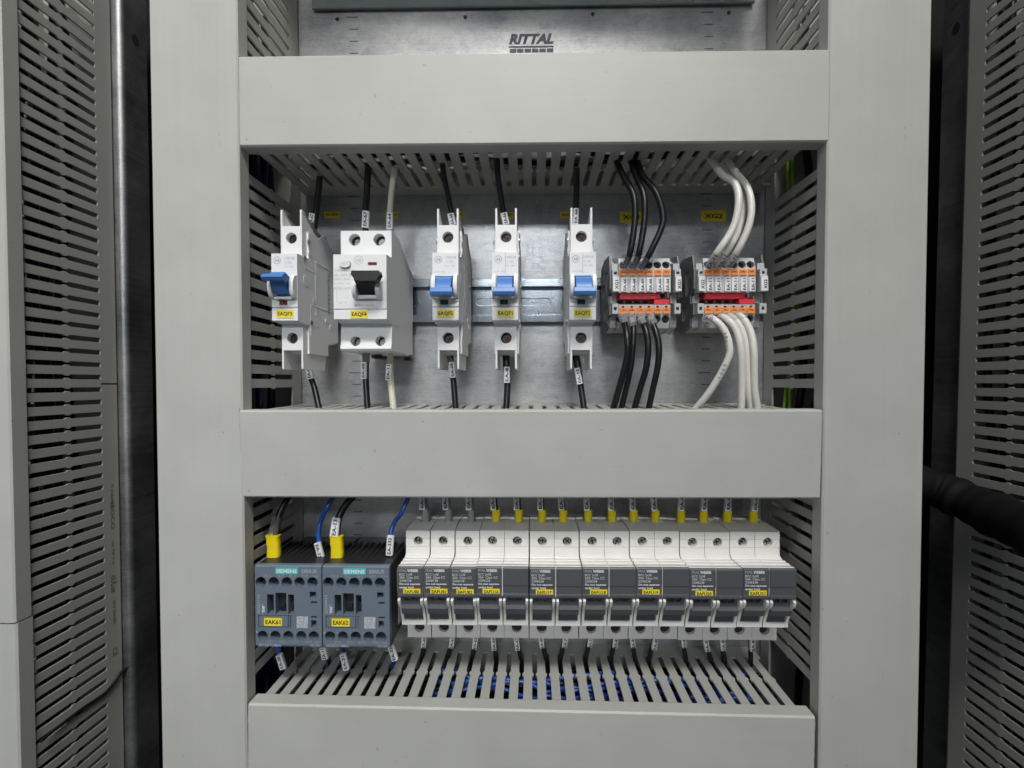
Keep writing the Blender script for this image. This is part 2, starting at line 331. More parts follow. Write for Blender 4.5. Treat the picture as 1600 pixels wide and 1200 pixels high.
def side_plate(xi, sgn, name, label, rz_):
    """mounting plate of a neighbouring bay: flat sheet whose rounded edge turns back"""
    prof = []
    r = 4.5
    for k in range(9):
        a = R(90*k/8); prof.append((xi-sgn*(r*math.sin(a)), r-r*math.cos(a)))
    prof = [(xi+sgn*300, 0)]+prof+[(xi-sgn*r, 26), (xi-sgn*(r-2), 26)]
    for k in range(8, -1, -1):
        a = R(90*k/8); prof.append((xi-sgn*((r-2)*math.sin(a)), r-(r-2)*math.cos(a)))
    prof.append((xi+sgn*300, 2))
    o = link(name, MB().prism(prof, -420, 420, 'z').mesh(name, 'steel_dull', 60), None, (0, 0, 0), (0, rz_, 0))
    return tag(o, label, kind='structure')
lp = side_plate(-348.5, -1, 'left_mounting_plate', 'galvanised plate edge with rounded bend left of the middle bay', 0)
rp = side_plate(356, 1, 'right_mounting_plate', 'galvanised plate edge with rounded bend right of the middle bay', R(0.5))
hx = -341.4
for o_, x_, py_, px_ in ((lp, -343.95, 57, 200), (rp, 351.45, 33, 1487)):
    z_ = PZ(px_, py_, 10)
    link('dark_hole_disc', MB().cyl((0, 0, 0), 3.6, 0.25, 'x', 18, rx=4.6).mesh('dark_hole_disc', 'void'), o_, (x_ if x_ < 0 else x_-0.2, 14, z_))  # dark disc painted where the hole would be in shade

# ------------------------------------------------------------------ wiring ducts
def finger_mesh():
    pts = [(15.5, 3.15), (40, 3.15), (41.5, 4.2), (43.5, 4.2), (45, 3.15), (69, 3.15), (73, 4.6), (79.5, 4.6)]
    prof = [(-t, v) for t, v in pts]+[(-t, -v) for t, v in pts[::-1]]
    return MB().prism(prof, -0.75, 0.75, 'x')          # in (y, z), thin along x
FM_V = finger_mesh().mesh('duct_finger', 'duct2')
fm = finger_mesh(); fm.v = [(z, y, x) for x, y, z in fm.v]; fm.f = [f[::-1] for f in fm.f]
FM_H = fm.mesh('duct_finger', 'duct2')
def joined_fingers(axis, off, coords):
    out = MB(); src = finger_mesh()
    for c in coords:
        if axis == 'v': out.add([(x+off, y, z+c) for x, y, z in src.v], src.f)
        else: out.add([(z+c, y, x+off) for x, y, z in src.v], [f[::-1] for f in src.f])
    return out
def cover_prof(hw, lip=10.5, front=H, th=0.9):
    c = 1.1
    o = [(-hw, -(front-lip)), (-hw, -(front-c)), (-hw+c, -front), (hw-c, -front), (hw, -(front-c)), (hw, -(front-lip))]
    i = [(hw-th, -(front-lip)), (hw-th, -(front-th)), (-hw+th, -(front-th)), (-hw+th, -(front-lip))]
    return o+i
def hduct(name, tl, tr, bl, label, show, x_clip=None, hw=None, nofing=(), Xends=None, deep=H):
    """horizontal duct from the photo corners of its cover (top-left, top-right, bottom-left)"""
    A, B, D_ = P(tl[0], tl[1], -deep), P(tr[0], tr[1], -deep), P(bl[0], bl[1], -deep)
    L = math.hypot(B[0]-A[0], B[1]-A[1]); ang = -math.atan2(B[1]-A[1], B[0]-A[0]); hh = (A[1]-D_[1])/2
    cx_, cz_ = (A[0]+B[0])/2-math.sin(-ang)*-hh*0, (A[1]+B[1])/2-hh
    root = thing(name, (cx_, 0, cz_), label, 'cable duct', 'grey slotted wiring ducts', (0, ang, 0))
    cp = cover_prof(hh, front=deep)
    mb = MB(); prof = [(y, z) for z, y in cp]; mb.prism(prof, -L/2, L/2, 'x'); link('cover', mb.mesh('cover', 'duct'), root)
    rb = random.Random(int(L*10)+int(hh*100)); bm_ = MB()
    for e in (-1, 1):
        for k in range(16):
            zc_ = rb.uniform(-hh+1, hh-1); a_ = rb.uniform(.15, .7); l_ = rb.uniform(.6, 5)
            bm_.prism([(e*(L/2-.05), zc_), (e*(L/2+a_), zc_+l_*.4), (e*(L/2-.05), zc_+l_)], -deep+.1, -deep+rb.uniform(.5, 1.4), 'y')
    link('cut_burr', bm_.mesh('cut_burr', 'duct'), root)['kind'] = 'stuff'
    w2 = hh-1.75
    l2 = L/2-3.0
    base = MB().box(-l2, l2, -1.8, -0.4, -w2-0.7, w2+0.7)
    for s in (-1, 1): base.box(-l2, l2, -15.5, -1.8, s*w2-0.75, s*w2+0.75)
    link('base', base.mesh('base', 'duct2'), root)
    xs = [-l2+5+10*k for k in range(int(2*l2/10))]
    for s in (-1, 1):
        if s == show:
            for x in xs:
                if any(a < x < b for a, b in nofing): continue
                link('duct_finger', FM_H, root, (x, 0, s*w2))
        else:
            tag(link('slotted_wall', joined_fingers('h', s*w2, xs).mesh('slotted_wall', 'duct2'), root), kind='stuff')
    return root, A, B, hh
def vduct(name, xin, xout, z_lo, z_hi, label, gaps, covers, rz_=0.0, split=None, phase=0.0):
    """vertical duct; xin is the X of the wall that looks at the middle of the picture"""
    cxm = (xin+xout)/2; hw = abs(xout-xin)/2; s = 1 if xin > xout else -1
    root = thing(name, (cxm, 0, 0), label, 'cable duct', 'grey slotted wiring ducts', (0, rz_, 0))
    for (c0, c1, dx, dy) in covers:
        cp = [(x+dx, y+dy) for x, y in cover_prof(hw)]
        link('cover', MB().prism(cp, c0, c1, 'z').mesh('cover', 'duct_v'), root)
    w2 = hw-1.75
    segs = [(z_lo, z_hi)] if split is None else [(z_lo, split-0.6), (split+0.6, z_hi)]
    for a, b in segs:
        base = MB().box(-w2, w2, -1.8, -0.4, a, b)
        for q in (-1, 1): base.box(q*w2-0.75, q*w2+0.75, -15.5, -1.8, a, b)
        link('base', base.mesh('base', 'duct2'), root)
    zs = [z_lo+5+phase+10*k for k in range(int((z_hi-z_lo)/10))]
    for z in zs:
        if any(a < z < b for a, b in gaps): continue
        link('duct_finger', FM_V, root, (s*w2, 0, z))
    tag(link('slotted_wall', joined_fingers('v', -s*w2, zs).mesh('slotted_wall', 'duct2'), root), kind='stuff')
    return root

BL2 = None
top, tA, tB, thh = hduct('horizontal_wiring_duct', (373, 87), (1296, 76), (373, 229), 'grey slotted duct with plain cover above the row of breakers', -1)
mid, mA, mB_, mhh = hduct('horizontal_wiring_duct', (375, 641), (1284, 640), (376.5, 778), 'grey slotted duct with plain cover between the breaker row and the fuse row', 1)
a_ = R(1.3); mid.rotation_euler = (a_, mid.rotation_euler.y, 0); mid.location.z += H*math.sin(a_)*S
bot, bA, bB, bhh = hduct('horizontal_wiring_duct', (387, 1100), (1273, 1120), (387, 1242), 'grey slotted duct under the fuses with blue wires showing in its slots', 1)
xl0, xr0 = PX(378, 50, -H), PX(1296, 50, -H)
uz = PZ(833, 8, -4); ux0, ux1 = PX(487, 11, -4), PX(1180, 4, -4)
pan = MB().prism([(-4, uz+.5), (-3.5, uz), (-2, uz), (-2, uz+70), (-0.2, uz+70), (-0.2, uz+72), (-4, uz+72)], ux0, ux1, 'x')
pan = link('raised_steel_panel', pan.mesh('raised_steel_panel', 'panel'), None, (0, 0, 0))
tag(pan, 'dull steel panel standing off the mounting plate at the top edge, above the maker name', 'steel panel')
up = thing('horizontal_wiring_duct', (0, 0, 377), 'unseen slotted duct above the top edge of the picture, there to block light', 'cable duct', 'grey slotted wiring ducts')  # unseen duct, kept to block lamp light and reflections on the plate
b_ = MB().box(xl0, xr0, -1.8, -0.4, -27.7, 27.7)
for s in (-1, 1): b_.box(xl0, xr0, -15.5, -1.8, s*27-0.75, s*27+0.75)
link('base', b_.mesh('base', 'duct2'), up)
tag(link('slotted_wall', joined_fingers('h', -27, [xl0+5+10*k for k in range(int((xr0-xl0)/10))]).mesh('slotted_wall', 'duct2'), up), kind='stuff')
link('cover', MB().prism([(y, z) for z, y in cover_prof(29.5)], xl0, xr0, 'x').mesh('cover', 'duct'), up)

BL2 = math.hypot(bB[0]-bA[0], bB[1]-bA[1])/2-3
xl = (PX(375, 300, -H)+PX(378, 700, -H))/2; xlo = (PX(234, 100, -H)+PX(243, 700, -H))/2
xr = (PX(1296, 150, -H)+PX(1285, 640, -H))/2; xro = (PX(1455, 100, -H)+PX(1445, 700, -H))/2
gz = [(tA[1]-2*thh-15, tA[1]-8), (mA[1]-2*mhh+3, mA[1]+12), (-330, bA[1]+14)]
gzr = [(tB[1]-2*thh-12, tB[1]-8), (mB_[1]-2*mhh+3, mB_[1]+9), (-330, bB[1]+12)]
vl = vduct('vertical_wiring_duct', xl, xlo, -345, 345, 'light grey vertical duct left of the breakers', gz, [(-345, 345, 0, 0)])
vr = vduct('vertical_wiring_duct', xr, xro, -345, 345, 'grey vertical duct right of the terminal blocks', gzr, [(-345, 345, 0, 0)])
xfl = PX(183, 300, 0)
jz = PZ(25, 975, -H)
fl = vduct('vertical_wiring_duct', xfl-1.0, xfl-60, -345, 345, 'dark sided vertical duct cut by the left edge of the picture', [], [(jz+0.5, 345, 0, 0), (-345, jz-0.5, -0.06, 0.8)], split=PZ(110, 600, -30))
xfr = PX(1510, 100, 0)-3.5
fr = vduct('vertical_wiring_duct', xfr, xfr+60, -345, 345, 'dark sided vertical duct cut by the right edge of the picture', [], [(-345, 345, 0, 0)], rz_=R(0.55), phase=3)
# small print along the left duct wall
SIDE = Euler((0, 0, R(90)), 'XYZ').to_matrix() @ Matrix.Rotation(R(90), 3, 'Y')
def wall_text(t, py, h_, l_):
    x = xfl-0.2; z = PZ(176, py, -6); o = link('lettering', text_mesh(t, 'ink_duct', 0.01), fl, (29.5-0.9, -8, z), SIDE.to_euler(), (l_, 1, h_))
wall_text('IBOCO', 805, 3.4, 22); wall_text('T1-E 60x80', 770, 2.2, 16); wall_text('cULus', 910, 5, 14); wall_text('UL 94 V-0', 862, 2.2, 20); wall_text('CE', 1016, 4, 7); wall_text('EN 50085', 955, 2.2, 20)

# ------------------------------------------------------------------ DIN rails
Z1 = PZ(790, 469.5, -8); Z2 = PZ(790, 949, -60)
def rail_prof():
    return [(-0.3, 12.5), (-0.3, -12.5), (-6.4, -12.5), (-6.4, -17.5), (-7.5, -17.5), (-7.5, -11.4), (-1.5, -11.4), (-1.5, 11.4), (-7.5, 11.4), (-7.5, 17.5), (-6.4, 17.5), (-6.4, 12.5)]
cutter = MB()
x0r, x1r = -186, 186
for k in range(-4, 5):
    cxs = PX(835.5, 473, -1)+k*36
    cutter.prism([(cxs+9.8+3.1*math.cos(R(a)), 3.1*math.sin(R(a))) for a in range(-90, 91, 30)]+[(cxs-9.8+3.1*math.cos(R(a)), 3.1*math.sin(R(a))) for a in range(90, 271, 30)], -4, -0.8, 'y')
rail = link('mounting_rail', cut(MB().prism(rail_prof(), x0r, x1r, 'x'), cutter, 'mounting_rail', 'rail'), None, (0, 0, Z1))
tag(rail, 'zinc plated slotted rail carrying the breakers and terminal blocks', 'rail', 'zinc plated mounting rails')
rim_pts = [(9.8+3.1*math.cos(R(a)), -1.55, 3.1*math.sin(R(a))) for a in range(-90, 91, 22)]+[(-9.8+3.1*math.cos(R(a)), -1.55, 3.1*math.sin(R(a))) for a in range(90, 271, 22)]
rim = MB().tube(rim_pts+rim_pts[:1], .32, 6).mesh('slot_rim', 'screw', 60)
for k in range(-4, 5): link('slot_rim', rim, rail, (PX(835.5, 473, -1)+k*36, 0, 0))
text('Weidmüller', rail, (PX(862, 489, -1.5), -1.7, PZ(862, 489, -1.5)-Z1), 26, 4.6, 'ink_grey', shear=0.3, bold=0.01)
rail2 = link('mounting_rail', MB().prism(rail_prof(), x0r, x1r, 'x').mesh('mounting_rail', 'rail'), None, (0, 0, Z2-1))
tag(rail2, 'zinc plated rail hidden behind the contactors and fuse holders', 'rail', 'zinc plated mounting rails')

# ------------------------------------------------------------------ common small parts
def screw_mesh(r=3.0, m='screw'):
    return cached(('screw', r, m), lambda: cut(MB().cyl((0, 0, 0), r, 3, 'y', 18), MB().box(-r*1.1, r*1.1, -0.6, 0.7, -0.45, 0.45).box(-0.45, 0.45, -0.61, 0.69, -r*0.7, r*0.7), 'terminal_screw', m))
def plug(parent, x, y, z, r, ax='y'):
    return link('hole_shade_plug', cached(('plug', r), lambda: MB().cyl((0, 0, 0), r, 9, 'y', 18).mesh('hole_shade_plug', 'hole_shade')), parent, (x, y, z))  # solid dark plug imitating the shade deep in a hole
def yellow_tag(parent, x, y, z, w_, h_, t, m='yellow'):
    o = link('name_label', cached(('yt', w_, h_, m), lambda: MB().box(-w_/2, w_/2, -0.25, 0, -h_/2, h_/2).mesh('name_label', m)), parent, (x, y, z))
    text(t, o, (0, -0.33, 0), w_*0.84, h_*0.58, 'ink', bold=0.022); return o
def ZR(py, Y, zc, px=833): return PZ(px, py, Y)-zc
def ring(parent, x, y, z, r, m='ink_pale'):
    def mk():
        n = 24; v = []; f = []
        for k in range(n):
            a = 2*math.pi*k/n; v += [(math.cos(a)*r, 0, math.sin(a)*r), (math.cos(a)*r*.86, 0, math.sin(a)*r*.86)]
        for k in range(n): f.append((2*k, 2*k+1, (2*k+3) % (2*n), (2*k+2) % (2*n)))
        return MB().add(v, f).mesh('round_logo', m)
    o = link('round_logo', cached(('ring', r, m), mk), parent, (x, y, z))
    text('AB', o, (0, 0, 0), r*1.25, r*0.85, m); return o

# ------------------------------------------------------------------ miniature circuit breakers
YM, YT = -76.0, -66.5
def breaker_body():
    zc = Z1; q = lambda py, Y: ZR(py, Y, zc)
    z_mt, z_mb = q(394, YM), q(500, YM); z_tt, z_tb = q(351, YT), q(547, YT)
    body = MB()
    body.prism([(YM, z_mt), (YM, z_mb+9.2), (YM+0.7, z_mb+8.9), (YM+0.7, z_mb+8.2), (YM+.15, z_mb+8.0), (YM+.15, z_mb), (YT+1, z_mb-1.2), (-46, z_mb-1.2), (-46, z_mt+1), (YT+1, z_mt+0.6)], -8.75, 8.75, 'x')
    rest = MB().prism([(YT, z_tt), (YT, z_tb), (-50, z_tb), (-50, z_tb-2.5), (-30, z_tb-2.5), (-30, z_tb+6), (-11, z_tb+9), (-11, -17), (-8, -17), (-8, 17), (-11, 17), (-11, z_tt-8), (-26, z_tt-2), (-30, z_tt)], -7.4, 7.4, 'x')
    sd = MB().prism([(-60, z_tt-2), (-60, z_tb-2), (-30, z_tb-2), (-30, z_tb+7), (-12, z_tb+10), (-12, z_tt-9), (-27, z_tt-1), (-32, z_tt+5), (-44, z_tt-2)], -8.6, 8.6, 'x')
    cutm = MB().cyl((0, YM-30, q(370, YT)), 3.8, 66, 'y').cyl((0, YM-30, q(528, YT)), 3.8, 66, 'y')
    terms = cut(rest, cutm, 'terminal_section', 'white')
    for c, nm in ((q(370, YT), 0),): pass
    # centre block with toggle well
    mc = MB().box(-5.6, 5.6, YM-1, YM+9, q(463, YM), q(431, YM)).box(-3.6, -0.8, YM-1, YM+2.5, q(475.5, YM), q(467.5, YM)).box(-0.8, 1.8, YM-1, YM+2.5, q(475.5, YM)+.01, q(467.5, YM)-.01)
    main = cut(body, mc, 'housing', 'white')
    return main, terms, cut(sd, cutm, 'side_shell', 'white'), q
BR = None
def wings():
    q = BR[3]; zt, zb = q(351, YT), q(547, YT); t_, b_ = q(324.5, YT), q(577, YT); a = []; b = []
    for s in (-1, 1):
        x0, x1 = sorted((s*7.4, s*6.1))
        a.append(MB().prism([(YT, zt+.02), (YT, t_-0.5), (YT+0.7, t_), (YT+3.5, t_-0.3), (-50, t_-9), (-34, t_-20), (-31, zt+.02)], x0, x1, 'x').mesh('upper_shroud_fin', 'white'))
        b.append(MB().prism([(YT, zb-.02), (YT, b_+.5), (YT+1, b_), (-34, b_), (-32, zb-5), (-32, zb-.02)], x0, x1, 'x').mesh('lower_shroud_fin', 'white'))
    return a, b
def toggle(state):
    q = BR[3]; mb = MB()
    if state == 'on':      # lever down
        mb.prism([(YM+6, q(433, YM)), (YM-2, q(433.5, YM)), (YM-6, q(438, YM)), (YM-10, q(449, YM-10)), (YM-10, q(455, YM)), (YM-4, q(456, YM)), (YM+6, q(450, YM))], -5.1, 5.1, 'x')
        bar = [(YM-11, q(448.5, YM-11)), (YM-14.5, q(450, YM-12)), (YM-15.5, q(456, YM-13)), (YM-14.5, q(461, YM-13)), (YM-11, q(462.5, YM-12)), (YM-9, q(460, YM-10)), (YM-8.5, q(450, YM-10))]
    else:                   # lever up
        mb.prism([(YM+6, q(460, YM)), (YM-2, q(459.5, YM)), (YM-9, q(440, YM-8)), (YM-12, q(431, YM-10)), (YM-8, q(428, YM)), (YM+6, q(440, YM))], -4.9, 4.9, 'x')
        bar = [(YM-10, q(437.5, YM-11)), (YM-14, q(437, YM-12)), (YM-15.5, q(432, YM-13)), (YM-14, q(427, YM-13)), (YM-11, q(425, YM-12)), (YM-8.5, q(427, YM-10)), (YM-8.5, q(436, YM-10))]
    mb.prism(bar, -7.0, 7.0, 'x')
    return mb.mesh('toggle', 'blue')
def cheeks():
    q = BR[3]; mb = MB(); zc_ = q(449, YM); n = 12
    zt, zb = q(429, YM), q(466, YM); c = (zt+zb)/2; h = (zt-zb)/2
    arc = [(YM+0.5-6.2*math.sin(math.pi*k/n)**0.7, c+h*math.cos(math.pi*k/n)) for k in range(n+1)]
    for s in (-1, 1): mb.prism(arc, min(s*8.6, s*5.9), max(s*8.6, s*5.9), 'x')
    mb.box(-6, 6, YM-2.6, YM+0.3, q(467, YM), q(463.2, YM))
    return mb.mesh('toggle_cheek', 'white')
def make_breaker(px, state, name_txt, rating, label, yaw=0.0, py_off=0.0, split=False):
    global BR
    if BR is None: BR = breaker_body()
    q = BR[3]
    x = PX(px, 450, YM)
    t = thing('circuit_breaker', (x-(YM*math.sin(yaw) if yaw else 0)*-1*0, 0, Z1+py_off), label, 'circuit breaker', 'single pole circuit breakers on the upper rail', (0, 0, yaw))
    t.location.x = (x+YM*math.sin(-yaw)*-1*0)*S
    link('housing', BR[0], t); link('terminal_section', BR[1], t); link('side_shell', BR[2], t)
    wt, wb = cached('wings', wings); link('upper_shroud_fin', wt[0], t); link('upper_shroud_fin', wt[1], t); link('lower_shroud_fin', wb[0], t); link('lower_shroud_fin', wb[1], t); link('toggle_cheek', cached('cheeks', cheeks), t)
    link('toggle', cached(('tog', state), lambda: toggle(state)), t)
    for py in (370, 528): plug(t, 0, YT+4.5, q(py, YT), 3.9); link('terminal_screw', screw_mesh(3.0, 'screw_dark'), t, (0.5, YT+4.0, q(py, YT)-.3), (0, R(25+px % 60), 0))
    ind = 'green_dark' if state == 'on' else 'red_dark'
    link('indicator', cached(('ind', ind), lambda: MB().box(-1.2, 1.2, 0, 1, -1.5, 1.5).mesh('indicator', ind)), t, (-2.2, YM+0.9, q(471.5, YM)))
    link('indicator', cached(('ind2', ind), lambda: MB().box(-1.2, 1.2, 0, 1, -1.5, 1.5).mesh('indicator', ind)), t, (0.5, YM+1.3, q(471.5, YM)))
    yellow_tag(t, 0.1, YM+0.12, q(489.8, YM), 11.6, 5.2, name_txt)
    ring(t, -4.7, YM-0.1, q(405, YM), 2.5, 'ink_grey')
    text('1489-M', t, (3.6, YM-0.1, q(401.5, YM)), 7, 1.9, 'ink_pale'); text(rating, t, (3.0, YM-0.1, q(408.5, YM)), 5, 1.8, 'ink_pale')
    text('277V~  48V=', t, (3.2, YM-0.1, q(415, YM)), 7, 1.2, 'ink_pale'); text('UL 489   10000A', t, (-3.5, YM-0.1, q(424, YM)), 7, 1.2, 'ink_pale')
    text('MADE IN EU', t, (1, YM-0.1, q(478.6, YM)), 9, 1.1, 'ink_pale')
    if split: link('seam', cached('seam', lambda: MB().box(-0.12, 0.12, -0.06, 0, q(428, YM), q(394.5, YM)).box(-0.12, 0.12, -0.06, 0, q(500, YM), q(495.5, YM)).mesh('seam', 'ink_grey')), t, (0, YM, 0))
    # moulded relief of the side walls
    rel = cached('relief', lambda: MB().box(-8.9, 8.9, -50, -48.8, -18, 20).box(-8.9, 8.9, -50, -24, 20, 21).box(-8.9, 8.9, -66, -50, 12, 13).box(-8.9, 8.9, -58, -20, -12, -11.2)
        .box(-8.9, 8.9, -58, -57, -34, -12).cyl((-8.95, -58, 25), 2.3, 17.9, 'x', 16).cyl((-8.95, -33, -20), 2.0, 17.9, 'x', 16).cyl((-8.95, -64, 4), 4.2, 17.9, 'x', 20).cyl((-8.95, -52, -8), 2.4, 17.9, 'x', 16).cyl((-8.95, -25, -24), 2.4, 17.9, 'x', 16).mesh('moulded_relief', 'white'))
    link('moulded_relief', rel, t)
    riv = cached('rivet', lambda: MB().cyl((0, 0, 0), 2.0, 0.6, 'x', 14).mesh('rivet', 'screw'))
    for yy, zz in ((-60, 32), (-66, 19), (-57, -24), (-20, 8)): link('rivet', riv, t, (8.6, yy, zz)); link('rivet', riv, t, (-9.2, yy, zz))
    bars = cached('barc', lambda: [b for b in [MB()] for k in range(26) if b.box(0, 0.06, -1.5*0-4, 0, k*1.25, k*1.25+random.choice((0.35, 0.6, 0.9)))][0].mesh('barcode', 'ink_grey'))
    link('barcode', bars, t, (8.92, -27, -14))
    return t
make_breaker(444.5, 'off', 'EAQF3', 'C 20A', 'white breaker with its blue toggle up and a red window, leftmost in the upper row', yaw=R(0))
make_breaker(696, 'on', 'EAQF5', 'C 10A', 'white breaker marked EAQF5 with blue toggle down, next to the wide two pole switch')
make_breaker(789.5, 'on', 'EAQF1', 'C 16A', 'white breaker marked EAQF1 with blue toggle down, in the middle of the row', split=True)
make_breaker(910.5, 'on', 'EAQF2', 'C 16A', 'white breaker marked EAQF2 with blue toggle down, left of the grey terminal blocks', split=True)

# two pole residual current switch
def make_rccb():
    q = lambda py, Y: ZR(py, Y, Z1); x0, x1 = PX(521, 450, YM), PX(604, 450, YM); x = (x0+x1)/2; hw = (x1-x0)/2
    fx = lambda px, Y=YM: PX(px, 450, Y)-x
    t = thing('residual_current_switch', (x, 0, Z1), 'wide white two pole switch marked EAQF4 with a black lever and a test button', 'circuit breaker')
    YB = -64.0
    zmt, zmb = q(396, YM), q(498, YM); ztt, ztb = q(359, YB), q(548, YB-2)
    body = MB().prism([(YM, zmt), (YM, zmb+7), (YM+.7, zmb+6.7), (YM+.7, zmb+6.1), (YM+.15, zmb+5.9), (YM+.15, zmb), (YB+1, zmb-2), (-46, zmb-2), (-46, zmt+1), (YB+1, zmt+.8)], -hw, hw, 'x')
    well = MB().box(fx(561), fx(592), YM-1, YM+8, q(461, YM), q(424, YM)).box(fx(575), fx(589), YM-1, YM+1.5, q(413.5, YM), q(408.5, YM)).cyl((fx(540), YM-1, q(412, YM)), 2.7, 3, 'y', 24, rx=4.0)
    link('housing', cut(body, well, 'housing', 'white'), t)
    term = MB().prism([(YB, ztt), (YB, zmt-2), (YB, zmb+2), (YB-1, ztb+6), (YB-2.5, ztb+1.5), (YB-1, ztb), (-30, ztb), (-26, ztb-1), (-10, ztb+1), (-10, -17), (-7.9, -17), (-7.9, 17), (-10, 17), (-10, ztt-17), (-14, ztt-16), (-48, ztt)], -hw+0.15, hw-0.15, 'x')
    c = MB()
    for px, py, r_ in ((554, 373, 4.1), (592.5, 373, 4.1), (556.5, 533, 3.5), (595, 533, 3.5)): c.cyl((PX(px, py, YB)-x, YM-20, q(py, YB)), r_, 20-YM+YB+26, 'y', 22)
    link('terminal_section', cut(term, c, 'terminal_section', 'white'), t)
    for px, py in ((555.5, 375), (594, 375), (557, 534), (595.5, 534)): plug(t, PX(px-1, py-2, YB)-x, YB+6, q(py-1, YB), 4.4); link('terminal_screw', screw_mesh(2.7), t, (PX(px, py, YB)-x, YB+5.2, q(py, YB)), (0, R(px), 0))
    # lever: wide bar on a tapering shaft
    xa, xb = fx(551.5, YM-12), fx(593.5, YM-12)
    bar = MB(); k = [(xa, q(423, YM-12)), (xb, q(423, YM-12)), (xb+.8, q(429, YM-12)), (xb-1, q(437, YM-12)), (fx(587, YM-12), q(439, YM-12)), (fx(560, YM-12), q(439, YM-12)), (xa+2, q(437, YM-12)), (xa-.4, q(429, YM-12))]
    bar.prism(k, YM-14.5, YM-9, 'y'); bar.prism([(a, b) for a, b in k], YM-9, YM-8.5, 'y')
    link('lever', bar.mesh('lever', 'black'), t)
    xc, w_ = (fx(562, YM)+fx(591, YM))/2, 6.1
    sh = MB().prism([(YM+7, q(460, YM)), (YM-1, q(460, YM)), (YM-7, q(444, YM-6)), (YM-11, q(436, YM-10)), (YM-9, q(425, YM-9)), (YM+7, q(425, YM))], xc-w_+.2, xc+w_-.2, 'x')
    link('lever_shaft', sh.mesh('lever_shaft', 'black'), t)
    ch = MB(); zt, zb = q(438, YM), q(468, YM); n = 12
    arc = [(YM+.5-7.5*math.sin(math.pi*(k_/n))**.8, (zt+zb)/2+(zt-zb)/2*math.cos(math.pi*k_/n)) for k_ in range(n+1)]
    ch.prism(arc, xc-w_-3.2, xc-w_-.2, 'x').prism(arc, xc+w_+.2, xc+w_+3.2, 'x').box(xc-w_-.3, xc+w_+.3, YM-3, YM+.4, q(467, YM), q(461.5, YM))
    link('lever_cheek', ch.mesh('lever_cheek', 'white'), t)
    link('test_button', MB().cyl((fx(540), YM-1.6, q(412, YM)), 2.4, 4, 'y', 24, rx=3.7).mesh('test_button', 'cream'), t)
    text('TEST', t, (fx(540), YM-1.7, q(412, YM)), 3.4, 1.0, 'ink_pale')
    link('indicator', MB().box(fx(575.5), fx(588.5), YM+.8, YM+1.4, q(413.5, YM), q(408.5, YM)).mesh('indicator', 'red_dark'), t)
    ring(t, fx(561), YM-.1, q(405, YM), 2.9)
    for s_, px, py, l_, h_ in (('1492-RCDA', 540, 421.5, 14, 1.7), ('40A  0.03A  2P', 536, 428.5, 12, 1.9), ('230V~ 50Hz', 535, 435, 11, 1.3), ('Im 1500A  Type A', 537, 442, 13, 1.3), ('IEC/EN 61008', 536, 449, 12, 1.2), ('Made in Austria', 569, 476, 13, 1.4), ('N  1', 535, 473, 5, 1.2)):
        text(s_, t, (fx(px), YM-.1, q(py, YM)), l_, h_, 'ink_pale')
    sch = MB().box(-4, 4, -.06, 0, 4, 4.2).box(-4, 4, -.06, 0, -4.2, -4).box(-4, -3.8, -.06, 0, -4, 4).box(3.8, 4, -.06, 0, -1, 4).box(-1, 3.8, -.06, 0, -1.2, -1).mesh('wiring_diagram', 'ink_pale')
    link('wiring_diagram', sch, t, (fx(535), YM, q(461, YM)))
    bx = link('approval_mark', MB().box(-3, 3, -.05, 0, -2.2, -2).box(-3, 3, -.05, 0, 2, 2.2).box(-3, -2.8, -.05, 0, -2, 2).box(2.8, 3, -.05, 0, -2, 2).mesh('approval_mark', 'ink_pale'), t, (fx(588), YM, q(474.5, YM)))
    yellow_tag(t, fx(561), YM+.12, q(490.8, YM), 11.8, 5.2, 'EAQF4')
    link('rail_clip', MB().box(hw-6, hw-.6, -14, -5, ztb-1.3, ztb-4).box(-hw+9, -hw+17, -30, -8, ztb-3, ztb-1.2).mesh('rail_clip', 'black'), t)
make_rccb()

# ------------------------------------------------------------------ push-in terminal blocks
YF = -55.0
qt = lambda py, Y=YF: ZR(py, Y, Z1, 1000)
def tb_profile():
    return [(-46, qt(400)), (-52, qt(404, -52)), (YF, qt(421)), (YF, qt(457.5)), (-44, qt(458, -44)), (-44, qt(475, -44)), (YF, qt(476.5)), (YF+.3, qt(491)), (-51, qt(513, -51)), (-43, qt(516, -45)),
            (-30, qt(518, -40)), (-12, qt(516, -20)), (-10, -17), (-7.9, -17), (-7.9, 17), (-10, 17), (-12, 22), (-30, qt(402, -35))]
def tb_body():
    body = MB().prism(tb_profile(), -3.02, 3.02, 'x')
    c = MB().cyl((0, -70, qt(414, -54)), 2.75, 24, 'y', 18).cyl((0, -70, qt(498.5, -54)), 2.75, 24, 'y', 18).cyl((0, -70, qt(480, YF)), 1.0, 22, 'y', 10)
    c.box(-2.2, 2.2, -46.5, -36, qt(474, -44), qt(469, -44)).box(-2.2, 2.2, -46.5, -36, qt(465, -44), qt(460, -44))
    return cut(body, c, 'terminal_body', 'lgrey')
def button_mesh():
    return cut(MB().box(-2.35, 2.35, -0.9, 2, -2.1, 2.1), MB().box(-1.5, 1.5, -1.5, -0.1, -0.2, 0.5).box(-0.5, 0.5, -1.5, -0.1, 0.4, 1.0), 'push_button', 'orange')
